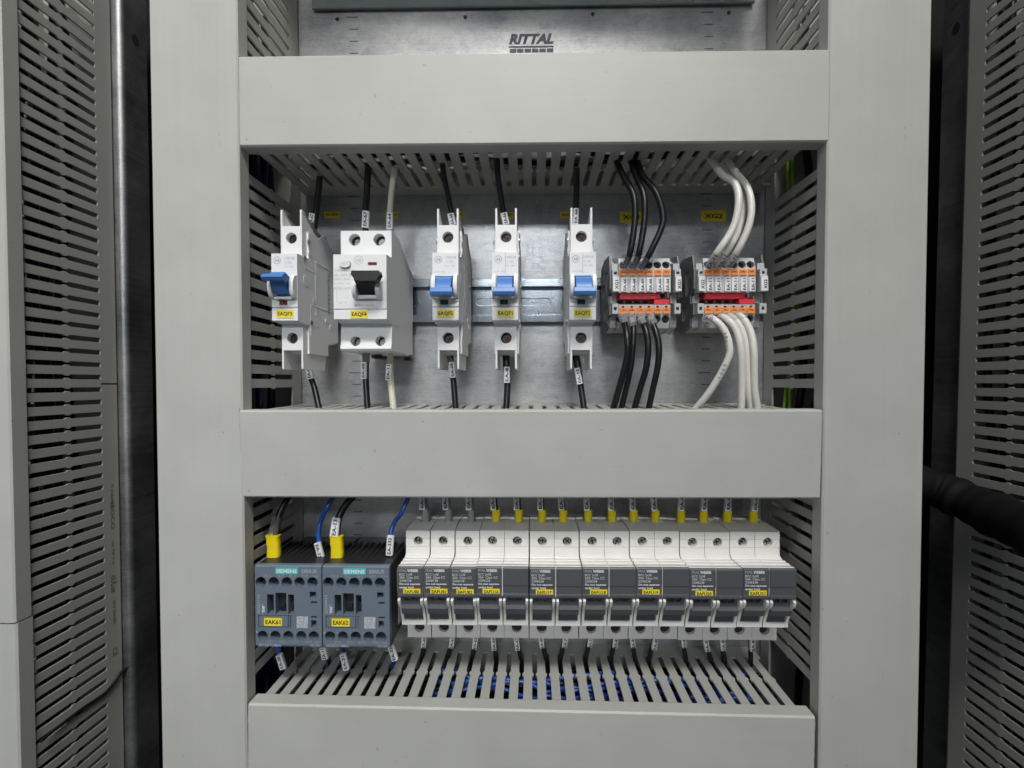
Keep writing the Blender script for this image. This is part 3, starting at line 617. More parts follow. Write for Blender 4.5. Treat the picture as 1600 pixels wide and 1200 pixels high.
def make_terminals(x_first, pitch_px, brl, brr, name, txt, mark_dx, gname, wires_up, order):
    for i in range(6):
        x = PX(x_first+pitch_px*i, 455, YF)
        t = thing('terminal_block', (x, 0, Z1), 'grey push-in terminal block marked %s, %s of six from the left in the %s row' % (txt, order[i], name), 'terminal block', gname)
        link('terminal_body', cached('tb', tb_body), t); plug(t, 0, -49.5, qt(414, -54), 2.8); plug(t, 0, -50.5, qt(498.5, -54), 2.8)
        for py, nm in ((426.5, 'u'), (485.8, 'l')): link('push_button', cached('btn', button_mesh), t, (0, YF, qt(py)))
        ml = link('marker', cached('tm', lambda: MB().prism([(-1.8-.0, -4.9), (2.3, -4.9), (2.3, 4.9), (-1.8, 4.9)], -1.3, 0, 'y').mesh('marker', 'white_label')), t, (mark_dx[i], YF, qt(445.3)), (R(-3), R(random.uniform(-1.5, 1.5)), 0))
        text(txt, ml, (0.7, -1.4, 0), 8.4, 2.1, 'ink', UP)
    for k, (px0, px1) in enumerate((brl, brr)):
        x0, x1 = PX(px0, 455, YF), PX(px1, 455, YF); hw = (x1-x0)/2; q = qt
        t = thing('end_bracket', ((x0+x1)/2, 0, Z1), 'grey end bracket marked %s clamped at the %s end of its terminal row' % (name, ('left', 'right')[k]), 'end bracket', 'grey end brackets of the terminal rows')
        pr = [(-40, q(410, -46)), (YF+3, q(412, -52)), (YF+3, q(421)), (YF-1, q(421)), (YF-1, q(457)), (-46, q(458, -46)), (-46, q(474, -46)), (YF-1, q(475)), (YF-1, q(490.5)), (-47, q(492, -47)), (-45, q(512, -45)), (-30, q(520, -34)), (-10, q(516, -14)), (-10, -17), (-7.9, -17), (-7.9, 17), (-10, 17), (-12, 24), (-28, q(404, -30))]
        body = MB().prism(pr, -hw, hw, 'x')
        c = MB().box(-1, 1, -70, -48, q(429, YF), q(425, YF)).box(-1, 1, -70, -48, q(485, YF), q(480, YF)).box(-hw-1, -hw+1, -36, -30, -26, -18).box(-hw-1, -hw+1.2, -48, -38, -4, 14).box(-hw-1, -hw+1, -28, -20, -2, 6).box(-hw-1, -hw+1, -24, -18, 12, 22)
        link('bracket_body', cut(body, c, 'bracket_body', 'lgrey'), t)
        ft = [(-47, q(404, -40)), (-51, q(424, -51)), (-51, q(452, -51)), (-43, q(460, -46)), (-43, q(473, -46)), (-50, q(476, -50)), (-50, q(492, -50)), (-44, q(497, -46)), (-43, q(510, -44)), (-28, q(521, -32)), (-9.5, q(515, -12)), (-9.5, 24), (-26, q(406, -28))]
        sx = -1 if k == 0 else 1
        xa_, xb_ = sorted((sx*(hw-.2), sx*(hw+1.1))); fb = cut(MB().prism(ft, xa_, xb_, 'x'), MB().box(xa_-1, xb_+1, -40, -33, -2, 16).box(xa_-1, xb_+1, -28, -16, -1, 8).box(xa_-1, xb_+1, -38, -26, -20, -10).box(xa_-1, xb_+1, -22, -14, 12, 20).cyl((xa_-1, -42, 8), 1.5, 4, 'x', 10), 'bracket_foot', 'mgrey')
        link('bracket_foot', fb, t)
        ml = link('marker', MB().box(-hw+.1, hw-.1, -2.4, 0, -5.2, 5.2).mesh('marker', 'white_label'), t, (0, YF-.6, q(445)), (R(-3), 0, 0))
        text(name, ml, (0.6, -2.5, -.6), 6.6, 2.3, 'ink', UP)
    xa, xb = PX(x_first-5.5, 463, -52), PX(x_first+pitch_px*4+3, 463, -52)
    j = link('jumper_bar', MB().box(0, xb-xa, -53, -41, -2.2, 2.2).box(0.6, xb-xa-.6, -53.4, -53, 0.3, 1.7).mesh('jumper_bar', 'red'), None, (xa, 0, PZ(1000, 462, -53)))
    tag(j, 'long red jumper bar plugged into the %s terminals' % name, 'jumper', 'red plug-in jumper bars')
    xa, xb = PX(x_first+pitch_px*4-6, 472, -52), PX(x_first+pitch_px*5+4, 472, -52)
    j = link('jumper_bar', MB().box(0, xb-xa, -53, -41, -1.7, 1.7).mesh('jumper_bar', 'red'), None, (xa, 0, PZ(1000, 471.8, -53)))
    tag(j, 'short red jumper bar on the right side of the %s terminals' % name, 'jumper', 'red plug-in jumper bars')
ORD = ('first', 'second', 'third', 'fourth', 'fifth', 'last')
make_terminals(973.7, 13.5, (956.5, 966), (1053.5, 1063), 'XG1', 'EA-66', (0.2, 0.6, 0.5, 0, 0.5, -.2), 'terminal blocks of the XG1 row', None, ORD)
make_terminals(1106.5, 13.42, (1089.5, 1099.2), (1186, 1197), 'XG2', 'EA-11', (0.4, 0.2, 0.8, -.2, 0, 0), 'terminal blocks of the XG2 row', None, ORD)

# ------------------------------------------------------------------ contactors
YC = -79.0
def make_contactor(px0, px1, name_txt, code, star, label):
    zc = Z2; q = lambda py, Y=YC: ZR(py, Y, zc, 450)
    xa, xb = PX(px0, 950, YC), PX(px1, 950, YC); x = (xa+xb)/2; hw = (xb-xa)/2-.15
    fx = lambda px, Y=YC: PX(px+(px0-398), 950, Y)-x
    t = thing('contactor', (x, 0, zc), label, 'contactor', 'blue grey contactors on the lower rail')
    zt, zb = q(883.5), q(1012)
    front = MB().prism([(YC, zt-1.0), (YC, zb+1.6), (YC+1.4, zb), (YC+4, zb), (YC+4, zb+1.2), (-62, zb+1.2), (-62, zt-1.4), (YC+4, zt-1.4), (YC+4, zt), (YC+1.0, zt)], -hw+1.2, hw-1.2, 'x')
    front.prism([(YC, zt-1.0), (YC, zb+1.6), (YC+1.4, zb), (YC+4, zb), (YC+4, zt), (YC+1.0, zt)], -hw, -hw+1.2, 'x').prism([(YC, zt-1.0), (YC, zb+1.6), (YC+1.4, zb), (YC+4, zb), (YC+4, zt), (YC+1.0, zt)], hw-1.2, hw, 'x')
    c = MB()
    for px, py in zip((407.6, 427.6, 448, 468, 488), (910,)*5): c.cyl((fx(px), YC-3, q(py)), 3.55, 17, 'y', 24)
    for px, py in zip((409.4, 429.4, 449.4, 469.8, 489.4), (993.8,)*5): c.cyl((fx(px), YC-3, q(py)), 3.45, 17, 'y', 24)
    c.box(fx(417), fx(427.5), YC-2, YC+12, q(960), q(929)).box(fx(430), fx(447), YC-2, YC+11, q(960), q(926.5)).box(fx(450), fx(459), YC-2, YC+12, q(960), q(929))
    c.box(fx(483.5), fx(493.5), YC-2, YC+8, q(934), q(924.5)).box(fx(485.5), fx(495), YC-2, YC+6, q(943), q(939.5)).box(fx(485.5), fx(495), YC-2, YC+4, q(965.5), q(962.5)).box(fx(485.5), fx(493.5), YC-2, YC+8, q(980), q(969))
    c.box(fx(403), fx(456), YC-2, YC+.7, q(981), q(961.5))
    link('front_housing', cut(front, c, 'front_housing', 'blue_grey'), t)
    back = MB().prism([(-62, zt-.4), (-62, zb+.5), (-44, zb+.5), (-44, zb+4), (-9, zb+4), (-9, zt-4), (-34, zt-4), (-34, zt-.4)], -hw+.4, hw-.4, 'x')
    back.box(-hw+.2, hw-.2, YC+4.05, -61.9, zt-1.2, zt-.3).box(-hw+.2, hw-.2, YC+4.05, -61.9, zb+.2, zb+1.0).box(-hw+.15, -hw+1.1, YC+4.05, -61.9, zb+1, zt-1.2).box(hw-1.1, hw-.15, YC+4.05, -61.9, zb+1, zt-1.2)
    for k in range(5):
        xx = -hw+4.6+k*8.7
        for s in (-1, 1): back.prism([(-36, zt-.5), (-66, zt-.5), (-36, zt+1.5)], xx+s*2.6-.5, xx+s*2.6+.5, 'x')
    link('rear_housing', back.mesh('rear_housing', 'black'), t)
    arm = MB().box(fx(431.5), fx(445.5), YC+4, YC+8, q(958), q(931)).box(fx(434), fx(443), YC+1.5, YC+5, q(950), q(945)).box(fx(418), fx(422), YC+5, YC+8, q(958), q(932)).box(fx(451), fx(456), YC+4, YC+8, q(958), q(944))
    link('armature', arm.mesh('armature', 'black'), t)
    tz = q(892)
    tl = link('brand_label', MB().box(-7.7, 7.7, -.3, 0, -2.2, 2.2).mesh('brand_label', 'teal'), t, (fx(448.3), YC, tz))
    text('SIEMENS', tl, (0, -.4, 0), 14, 2.6, 'ink_white', bold=0.03); text('SIRIUS', t, (fx(483), YC-.1, tz-.1), 10.4, 2.7, 'ink_dim')
    for s_, px in (('1L1', 417.5), ('3L2', 438), ('5L3', 457), ('1NO', 477), ('A1+', 494.5)): text(s_, t, (fx(px), YC-.1, q(899.6)), 4.2, 1.5, 'ink_dim', bold=0)
    for s_, px in (('2/T1', 420.5), ('4/T2', 440), ('6/T3', 459.5), ('14NO', 481), ('A2-', 495.5)): text(s_, t, (fx(px), YC-.1, q(1002.6)), 4.4, 1.5, 'ink_dim', bold=0)
    text('3RT2017-1BB41', t, (fx(420.5), YC-.1, q(1008.3)), 15.5, 1.9, 'ink_dim'); text('DC 24V', t, (fx(492), YC-.1, q(1008.3)), 6.8, 1.9, 'ink_dim')
    text(code, t, (fx(403.5), YC-.1, q(944)), 13, 1.9, 'ink_dim', UP); text(star, t, (fx(411), YC-.1, q(952)), 6.5, 1.9, 'ink_white', UP)
    slot = link('label_holder', MB().box(fx(404.5), fx(449.5), YC-.3, YC+.6, q(979), q(963)).box(fx(450.5), fx(453), YC-.2, YC+.6, q(979), q(963)).mesh('label_holder', 'blue_grey'), t)
    yellow_tag(t, fx(426.5), YC-.3, q(971.5), 12.2, 5.3, name_txt)
    link('pale_patch', MB().box(fx(463), fx(480.5), YC-.15, YC, q(981), q(963)).mesh('pale_patch', 'pale_patch'), t)
    for k in range(4): text(str(2*k+1) if k else '1', t, (fx(400+20.2*k), YC-.1, q(988)), .9, 1.6, 'ink_dim', bold=0)
    for ya, yb, za, zb2 in ((-60, -40, q(945), q(905)), (-58, -36, q(1000), q(955))):
        link('side_label', MB().box(hw-.4, hw-.2, ya, yb, za, zb2).mesh('side_label', 'white_label'), t)
    return t
make_contactor(398.5, 503, 'EAK61', 'G/221115', '*E08*', 'blue grey contactor marked EAK61 at the left end of the lower row')
make_contactor(504, 609, 'EAK62', 'G/230413', '*E06*', 'blue grey contactor marked EAK62 beside the row of fuse holders')

# ------------------------------------------------------------------ fuse holders
YU, YD = -55.5, -77.0
qf = lambda py, Y: ZR(py, Y, Z2, 930)
ZLEDGE, ZTOP, ZPB, ZFB, ZBB = qf(868, YU), qf(828, YU), qf(935, YD), qf(977, -66), qf(998, -53)
PW = 17.8
def fuse_housing(n):
    w_ = PW*n/2-.34
    pr = [(YU, ZTOP-1), (YU-.4, ZTOP-6.2), (YU, ZTOP-6.6), (YU-.5, ZTOP-12), (YU-.1, ZTOP-12.4), (YU-.7, ZLEDGE+.6), (YU-3, ZLEDGE-.1), (YU-3.4, ZLEDGE-.8), (YU-8, ZLEDGE-.1), (YU-8.4, ZLEDGE-.8), (YU-13, ZLEDGE-.1), (YU-13.4, ZLEDGE-.8),
          (YD+2.4, ZLEDGE-.2), (YD+1.2, ZLEDGE-1.4), (YD+1.2, ZPB+.2), (-62, ZPB-1), (-56, ZFB+2), (-53, ZFB), (-53, ZBB), (-12, ZBB), (-10, -17), (-7.9, -17), (-7.9, 17), (-10, 17), (-12, ZTOP-2),
          (-24, ZTOP-.2), (-24.3, ZTOP-.9), (-27, ZTOP), (-27.4, ZTOP-.7), (-40, ZTOP), (-43, ZTOP-.7), (-43.3, ZTOP), (-48, ZTOP-.7), (-48.4, ZTOP), (-52, ZTOP-.6)]
    body = MB().prism(pr, -w_, w_, 'x'); c = MB()
    for k in range(n):
        x = (k-(n-1)/2)*PW
        c.cyl((x+.3, YU-20, qf(846, YU)), 3.3, 48, 'y', 20).cyl((x, -80, qf(982, -53)), 3.7, 58, 'y', 20)
        c.cyl((x+1.5, -34, ZTOP-8), 3.4, 20, 'z', 16)
        c.box(x-.08, x+.08, YU-1, YU+.25, ZLEDGE, ZTOP+1) if False else None
        if k: c.box(x-PW/2-.12, x-PW/2+.12, YD-1, -20, ZLEDGE-1.6, ZTOP+2).box(x-PW/2-.12, x-PW/2+.12, -70, -50, ZBB-1, ZPB)
    return cut(body, c, 'housing', 'cream')
def drawer_panel():
    return MB().prism([(YD, ZLEDGE-1.2), (YD+.6, ZLEDGE-.5), (YD+5, ZLEDGE-.4), (YD+5, ZPB), (YD+.4, ZPB), (YD-.3, ZPB+.6), (YD-.3, ZPB+2.2), (YD+.5, ZPB+2.5), (YD+.5, ZPB+7.9), (YD, ZPB+8.1)][::1], -PW/2+.35, PW/2-.35, 'x').mesh('fuse_drawer', 'dgrey')
def handle_mesh():
    z = ZPB; f = ZFB
    b = MB().prism([(YD+3.5, z), (YD+4, z-7), (YD+1.8, z-8.6), (YD+3.5, z-13), (YD+8.2, z-14.6), (YD+9.4, z-15), (YD+10.6, f+3.5), (-56, f+3.5), (-56, z)], -PW/2+2.2, PW/2-2.2, 'x')
    c = MB().prism([(-4.4+(-1.5 if False else 0), z-1.2), (-.5, z-1.2), (-.3, z-2.4), (-.6, z-3.8), (-4.3, z-3.8), (-5, z-2.5)], YD+2, YD+7, 'y').prism([(.5, z-1.2), (4.4, z-1.2), (5, z-2.5), (4.3, z-3.8), (.6, z-3.8), (.3, z-2.4)], YD+2, YD+7, 'y')
    return cut(b, c, 'handle', 'dgrey')
def frame_mesh():
    mb = MB(); z = ZPB; f = ZFB
    side = [(YD+.5, z-1), (YD-.6, z-2), (YD+.2, z-5), (YD+4.5, z-9), (YD+9.2, f+4), (YD+9.2, f+.5), (YD+9.8, f), (-57, f), (-57, z-1)]
    for s in (-1, 1): a = sorted((s*(PW/2-.4), s*(PW/2-2.2))); mb.prism(side, a[0], a[1], 'x')
    mb.prism([(YD+9.4, f+3.8), (YD+9.4, f+.3), (YD+9.8, f), (-57, f), (-57, f+3.8)], -PW/2+2.2, PW/2-2.2, 'x')
    return mb.mesh('handle_frame', 'cream')
def make_fuse(i0, n, name_txt, label):
    xs = [XF0+PW*(i0+k+.5) for k in range(n)]; x = sum(xs)/n
    t = thing('fuse_holder', (x, 0, Z2), label, 'fuse holder', 'fuse holders with dark drawers on the lower rail')
    t.rotation_euler = (random.uniform(-.004, .004), random.uniform(-.003, .003), random.uniform(-.0035, .0035)); t.location.z += random.uniform(-.25, .25)*S
    link('housing', cached(('fh', n), lambda: fuse_housing(n)), t)
    for k in range(n):
        dx = (k-(n-1)/2)*PW
        d = link('fuse_drawer', cached('fd', drawer_panel), t, (dx, 0, 0))
        link('handle', cached('fhd', handle_mesh), t, (dx, 0, 0)); link('handle_frame', cached('ffr', frame_mesh), t, (dx, 0, 0))
        plug(t, dx+.3, YU+3.2, qf(846, YU), 3.5); plug(t, dx, -50, qf(982, -53), 3.9)
        link('terminal_screw', screw_mesh(2.4), t, (dx+.6, YU+2.6, qf(846, YU)-.6), (0, R(37*(i0+k)), 0)); link('terminal_screw', screw_mesh(2.5, 'screw_dark'), t, (dx, -50.6, qf(982, -53)), (0, R(61*(i0+k)), 0))
        if k == 0:
            u = lambda py: qf(py, YD)
            text('ITAL', d, (-4.9, YD-.1, u(893)), 5.2, 1.5, 'ink_dim', bold=.03); text('WEBER', d, (1.8, YD-.1, u(893)), 7.6, 1.9, 'ink_white', bold=.04)
            text('BCC %dx38' % n, d, (-3.0, YD-.1, u(899)), 8.6, 1.5, 'ink_white', bold=0); text('30A  Class CC', d, (-.7, YD-.1, u(903.8)), 13, 1.6, 'ink_white', bold=0)
            text('2308%d38' % n, d, (-3.2, YD-.1, u(908.8)), 8, 1.5, 'ink_white', bold=0)
            text('Do not operate', d, (-.2, YD-.1, u(914.4)), 14, 1.8, 'ink_white', bold=.03); text('under load', d, (-2.5, YD-.1, u(919.2)), 9.6, 1.6, 'ink_white', bold=.03)
            yellow_tag(d, 1.4+random.uniform(-.5, .5), YD+.5, u(926.5), 11.6, 3.9, name_txt)
    return t
XF0 = PX(634, 850, YU)
PW = (PX(1219, 850, YU)-XF0)/15
NM = [(0, 1, 'EAFU80'), (1, 1, 'EAFU81'), (2, 1, 'EAFU82'), (3, 2, 'EAFU16'), (5, 2, 'EAFU17'), (7, 2, 'EAFU18'), (9, 2, 'EAFU19'), (11, 2, 'EAFU20'), (13, 2, 'EAFU21')]
for i0, n, nm in NM:
    make_fuse(i0, n, nm, '%s fuse holder with dark grey front marked %s' % ('narrow single pole' if n == 1 else 'wide two pole', nm))

# ------------------------------------------------------------------ wires of the breaker row
G1 = 'wires of the breaker row'
def bw(top_, pts, m, r, label, mk=None, txt=None, fer=None, wid=5.2, flip=False):
    o = wire({'w_black': 'black_wire', 'w_beige': 'beige_wire', 'w_white': 'white_wire'}[m], pts, r, m, label, 'wire', G1)
    if mk: sleeve(o, mk[0], mk[1], wid, txt, flip=flip)
    if fer: ferrule(o, fer[0], fer[1], r+.35, fer[2])
    return o
bw(1, [(500, 275, -50), (497, 305, -46), (493, 340, -42), (488, 375, -42)], 'w_black', 2.2, 'black wire entering the top of the leftmost breaker', ((487, 352, -42), (489, 334, -43)), 'EA-67')
bw(1, [(575, 262, -50), (573.5, 300, -46), (571.5, 330, -42), (571, 372, -42)], 'w_black', 2.3, 'black wire on the left pole at the top of the wide two pole switch', ((571, 356, -44), (572, 330, -45)), 'EA-67')
bw(1, [(617, 262, -55), (613, 290, -50), (609.5, 330, -42), (609, 372, -42)], 'w_beige', 2.2, 'beige wire on the right pole at the top of the wide two pole switch', ((609, 358, -44), (609.5, 333, -45)), 'EA-64', wid=4.6)
bw(1, [(691, 255, -62), (695, 282, -55), (702, 315, -48), (709, 352, -45), (711, 372, -45)], 'w_black', 2.0, 'black wire entering the top of the breaker marked EAQF5', ((708, 352, -48), (704, 334, -49)), 'EA-68', wid=5)
bw(1, [(776, 240, -62), (778, 275, -55), (783, 310, -50), (789, 345, -46), (790, 372, -46)], 'w_black', 2.1, 'black wire entering the top of the breaker marked EAQF1', ((791, 351, -49), (787, 333, -50)), 'EA-66', wid=5)
bw(1, [(901, 262, -62), (901, 292, -55), (900, 320, -50), (900, 350, -46), (901, 372, -46)], 'w_black', 2.2, 'black wire entering the top of the breaker marked EAQF2', ((899, 351, -49), (900, 326, -50)), 'EA 66', wid=4)
bw(0, [(479, 560, -42), (484, 585, -42), (491, 605, -44), (500, 645, -50)], 'w_black', 2.2, 'black wire leaving the bottom of the leftmost breaker', ((485, 592, -45), (482, 572, -45)), 'EA-65', wid=4.5)
bw(0, [(572, 540, -42), (571.5, 570, -42), (572, 600, -43), (575, 648, -48)], 'w_black', 2.3, 'black wire leaving the bottom of the wide two pole switch', ((568.5, 592, -45), (568.5, 566, -45)), 'EA-68', ((572, 566, -42), (572, 545, -42), 'w_grey'), wid=4.2)
bw(0, [(610, 540, -40), (609.5, 570, -40), (611, 600, -42), (616, 648, -48)], 'w_beige', 2.4, 'off-white wire leaving the bottom of the wide two pole switch', ((607, 594, -43), (608, 569, -43)), 'EA-11', wid=4.2)
bw(0, [(702, 545, -45), (706, 570, -46), (709, 600, -48), (713, 650, -55)], 'w_black', 2.2, 'black wire leaving the bottom of the breaker marked EAQF5', ((708, 590, -50), (705.5, 566, -50)), 'EA-68', ((706, 570, -46), (703, 556, -45), 'w_grey'), wid=4)
bw(0, [(790, 545, -45), (791, 570, -48), (793, 600, -50), (790, 655, -58)], 'w_black', 2.3, 'black wire leaving the bottom of the breaker marked EAQF1', ((792, 598, -53), (792, 573, -53)), 'EA-8', ((791.5, 572, -48), (790.5, 555, -46), 'black'), wid=4.2)
bw(0, [(899, 545, -45), (903, 572, -47), (907, 600, -49), (915, 655, -58)], 'w_black', 2.3, 'black wire leaving the bottom of the breaker marked EAQF2', ((906, 600, -52), (901, 575, -52)), 'EA-12', ((903, 572, -47), (899, 555, -46), 'black'), wid=4.2)

# wires of the terminal rows
G2, G3 = 'black wires of the XG1 terminals', 'white wires of the XG2 terminals'
def tw(pts, m, r, label, g, s0=None, s1=None, txt=None, wid=5.2):
    o = wire('black_wire' if m == 'w_black' else 'white_wire', pts, r, m, label, 'wire', g)
    if s0: sleeve(o, s0, s1, wid, txt, 'clear', depth=4.8, tm='ink')
    return o
YB_ = -60
tw([(955, 225, -52), (969, 265, -58), (988.5, 301, -62), (992.5, 330, -64), (990, 363, -64), (983, 401, -62), (975, 417, -50)], 'w_black', 2.2, 'black wire rising from the first XG1 terminal to the duct above', G2, (969, 421, -60), (979, 401, -62), 'EA-66')
tw([(978, 225, -52), (991, 268, -58), (1005, 301, -62), (1007.5, 330, -64), (1004.5, 363, -64), (997, 401, -62), (989, 417, -50)], 'w_black', 2.2, 'black wire rising from the second XG1 terminal to the duct above', G2, (983, 421, -60), (994, 401, -62), 'EA-66')
tw([(990, 225, -52), (1002, 270, -58), (1024, 299, -62), (1035, 330, -64), (1033.5, 356, -64), (1011.5, 403, -62), (1002, 418, -50)], 'w_black', 2.2, 'black wire bulging right from the third XG1 terminal to the duct above', G2, (997, 421, -60), (1009, 403, -62), 'EA-66')
tw([(1100, 230, -52), (1125, 269, -60), (1148, 287, -64), (1154, 315, -68), (1145.5, 356, -68), (1120, 396, -64), (1108, 416, -50)], 'w_white', 2.5, 'white wire rising from the first XG2 terminal, in front of the other two', G3, (1104, 420, -60), (1119, 397, -64), 'EA-11', 5.6)
tw([(1115, 230, -46), (1135, 262, -50), (1156, 290, -54), (1162, 320, -57), (1152, 365, -57), (1131, 398, -58), (1121, 416, -50)], 'w_white', 2.4, 'white wire rising from the second XG2 terminal, half hidden behind its neighbour', G3, (1121, 419, -60), (1134, 399, -62), 'EA-11')
tw([(1125, 225, -50), (1145, 264, -58), (1166.5, 291, -62), (1174, 322, -66), (1169, 356, -66), (1151.5, 394, -62), (1137, 415, -50)], 'w_white', 2.4, 'white wire rising from the third XG2 terminal, nearest the right duct', G3, (1136, 419, -60), (1150, 399, -62), 'EA-11')
def down(pts, m, r, label, g, a, b, txt):
    tw(pts, m, r, label, g, a, b, txt, 5.2)
down([(967, 499, -50), (975, 503, -58), (980, 530, -66), (979.5, 560, -66), (967, 608, -62), (955, 650, -56)], 'w_black', 2.3, 'leftmost black wire dropping from the XG1 terminals', G2, (976, 506, -62), (972, 493, -59), None)
down([(983, 499, -50), (989, 504, -56), (989.5, 530, -61), (986, 570, -61), (978, 608, -58), (968, 650, -52)], 'w_black', 2.1, 'second black wire from the left dropping from the XG1 terminals', G2, (990, 506, -62), (985, 493, -59), None)
down([(997, 499, -50), (1004, 504, -58), (1012, 530, -64), (1010.5, 570, -64), (1000, 608, -60), (988, 650, -54)], 'w_black', 2.3, 'third black wire from the left dropping from the XG1 terminals', G2, (1006, 507, -62), (999, 493, -59), None)
down([(1010, 499, -50), (1019, 504, -57), (1029, 536, -63), (1028, 570, -63), (1020, 608, -60), (1011, 650, -54)], 'w_black', 2.2, 'rightmost black wire dropping from the XG1 terminals', G2, (1023, 507, -62), (1014, 493, -59), None)
fw = tw([(1101, 499, -52), (1113, 498, -62), (1130, 513, -66), (1139, 536, -68), (1137, 562, -67), (1112, 607, -60), (1086, 640, -50)], 'w_white', 2.4, 'white wire with printed text curving down left from the XG2 terminals', G3)
sleeve(fw, (1113, 501, -64), (1098, 497, -62), 6, 'EA-11', 'clear', depth=5, flip=True)
tw([(1120, 499, -50), (1131, 496, -62), (1149, 513, -68), (1158, 548, -70), (1159, 608, -66), (1157, 655, -60)], 'w_white', 2.4, 'second white wire dropping from the XG2 terminals', G3, (1134, 502, -64), (1126, 492, -58), None, 5.6)
tw([(1133, 499, -50), (1143, 495, -60), (1159, 516, -64), (1166, 550, -65), (1168, 608, -62), (1174, 655, -54)], 'w_white', 2.4, 'third white wire dropping from the XG2 terminals, between two others', G3, (1147, 501, -64), (1139, 491, -58), None, 5.6)
tw([(1146, 499, -50), (1157, 494, -61), (1172, 516, -66), (1178, 550, -68), (1179, 608, -64), (1187, 655, -58)], 'w_white', 2.4, 'rightmost white wire dropping from the XG2 terminals', G3, (1161, 501, -64), (1153, 491, -58), None, 5.6)
for k, (ch, px, py, a) in enumerate((('1', 1133, 521, 60), ('0', 1135, 527, 68), ('5', 1136, 533, 76), ('°', 1137, 540, 84), ('C', 1137, 548, 92), ('6', 1133, 571, 112), ('0', 1130, 578, 116), ('0', 1127, 584, 120), ('V', 1123, 590, 122))):
    p = W(px, py, -69.6-.2); text(ch, fw, p-fw.location/S, .5 if ch == '1' else .8 if ch == '°' else 1.6, .8 if ch == '°' else 2.2, 'ink', (0, R(a), 0), bold=0)

# ------------------------------------------------------------------ wires above the contactors and the fuse row
G4 = 'wires above the lower row'
def cw(name, pts, r, m, label): return wire(name, pts, r, m, label, 'wire', G4)
def y_sleeve(o, a, b, wid):
    A, B = W(*a), W(*b); h = (B-A).length; mb = MB(); n = 20; rows = 9; vs = []; fs = []
    for j in range(rows):
        t = j/(rows-1); k = 1-.07*math.sin(t*math.pi)+.035*math.sin(t*17+wid*3)
        for i in range(n):
            a_ = 2*math.pi*i/n; cx_, sy_ = math.cos(a_), math.sin(a_)
            x = math.copysign(abs(cx_)**.55, cx_)*wid/2*k; y = math.copysign(abs(sy_)**.7, sy_)*wid*.36*k
            vs.append((x+.25*math.sin(t*5), y, t*h+(.25*math.sin(i*1.3) if j in (0, rows-1) else 0)))
    for j in range(rows-1):
        for i in range(n): fs.append((j*n+i, j*n+(i+1) % n, (j+1)*n+(i+1) % n, (j+1)*n+i))
    fs += [tuple(range(n))[::-1], tuple((rows-1)*n+i for i in range(n))]
    mb.add(vs, fs); return link('yellow_sleeve', mb.mesh('yellow_sleeve', 'yellow_sleeve', 60), o, A-o.location/S)
o = cw('black_wire', [(427, 885, -60), (428, 860, -60), (431, 840, -60), (436, 806, -58), (455, 770, -50), (480, 740, -45)], 2.4, 'w_black', 'black wire with a yellow sleeve on the contactor at the far left')
y_sleeve(o, (428, 873, -62), (428, 836, -62), 9.4); sleeve(o, (427, 836, -61), (435, 807, -59), 6.4, None, 'clear', depth=5)
o = cw('black_wire', [(527, 885, -60), (527, 860, -60), (526, 838, -60), (530, 808, -56), (545, 783, -50), (575, 755, -45)], 2.6, 'w_black', 'black wire with a yellow sleeve on the contactor beside the fuses')
y_sleeve(o, (527, 875, -62), (527, 837, -62), 9.2); sleeve(o, (522, 838, -64), (526, 809, -62), 5.8, 'EA-13')
o = cw('blue_wire', [(507, 885, -58), (503, 868, -58), (498, 840, -58), (500, 818, -56), (510, 795, -48), (530, 760, -42)], 1.7, 'w_blue', 'bright blue wire with a white marker on the leftmost contactor')
sleeve(o, (503, 875, -61), (496, 848, -61), 4.6, 'EA-331', flip=True); ferrule(o, (507, 880, -58), (505, 872, -58), 1.9, 'white_label')
o = cw('blue_wire', [(608, 885, -58), (608, 866, -58), (610, 836, -58), (617, 815, -54), (628, 800, -48), (645, 760, -42)], 1.7, 'w_blue', 'bright blue wire with a white marker on the contactor beside the fuses')
sleeve(o, (608.5, 867, -61), (610.5, 837, -61), 4.8, 'EA-332'); ferrule(o, (609, 878, -58), (608.5, 869, -58), 1.9, 'white_label')
FT = [(665, 662, 'EA-60'), (701, 698, 'EA-61'), (736.5, 735, 'EA-62'), (775, 771, 'EA-66'), (810.5, 809, 'EA-67'), (847, 846, 'EA-68'), (880, 877, 'EA-71'), (919, 918, 'EA-72'), (956, 957, 'EA-83'), (990, 988, 'EA-84'), (1024, 1020, 'EA-85'), (1064, 1066, 'EA-86'), (1099.5, 1102, 'EA-87'), (1136.5, 1138, 'EA-88'), (1177, 1182, 'EA-89')]
ORDN = ('first', 'second', 'third', 'fourth', 'fifth', 'sixth', 'seventh', 'eighth', 'ninth', 'tenth', 'eleventh', 'twelfth', 'thirteenth', 'fourteenth', 'last')
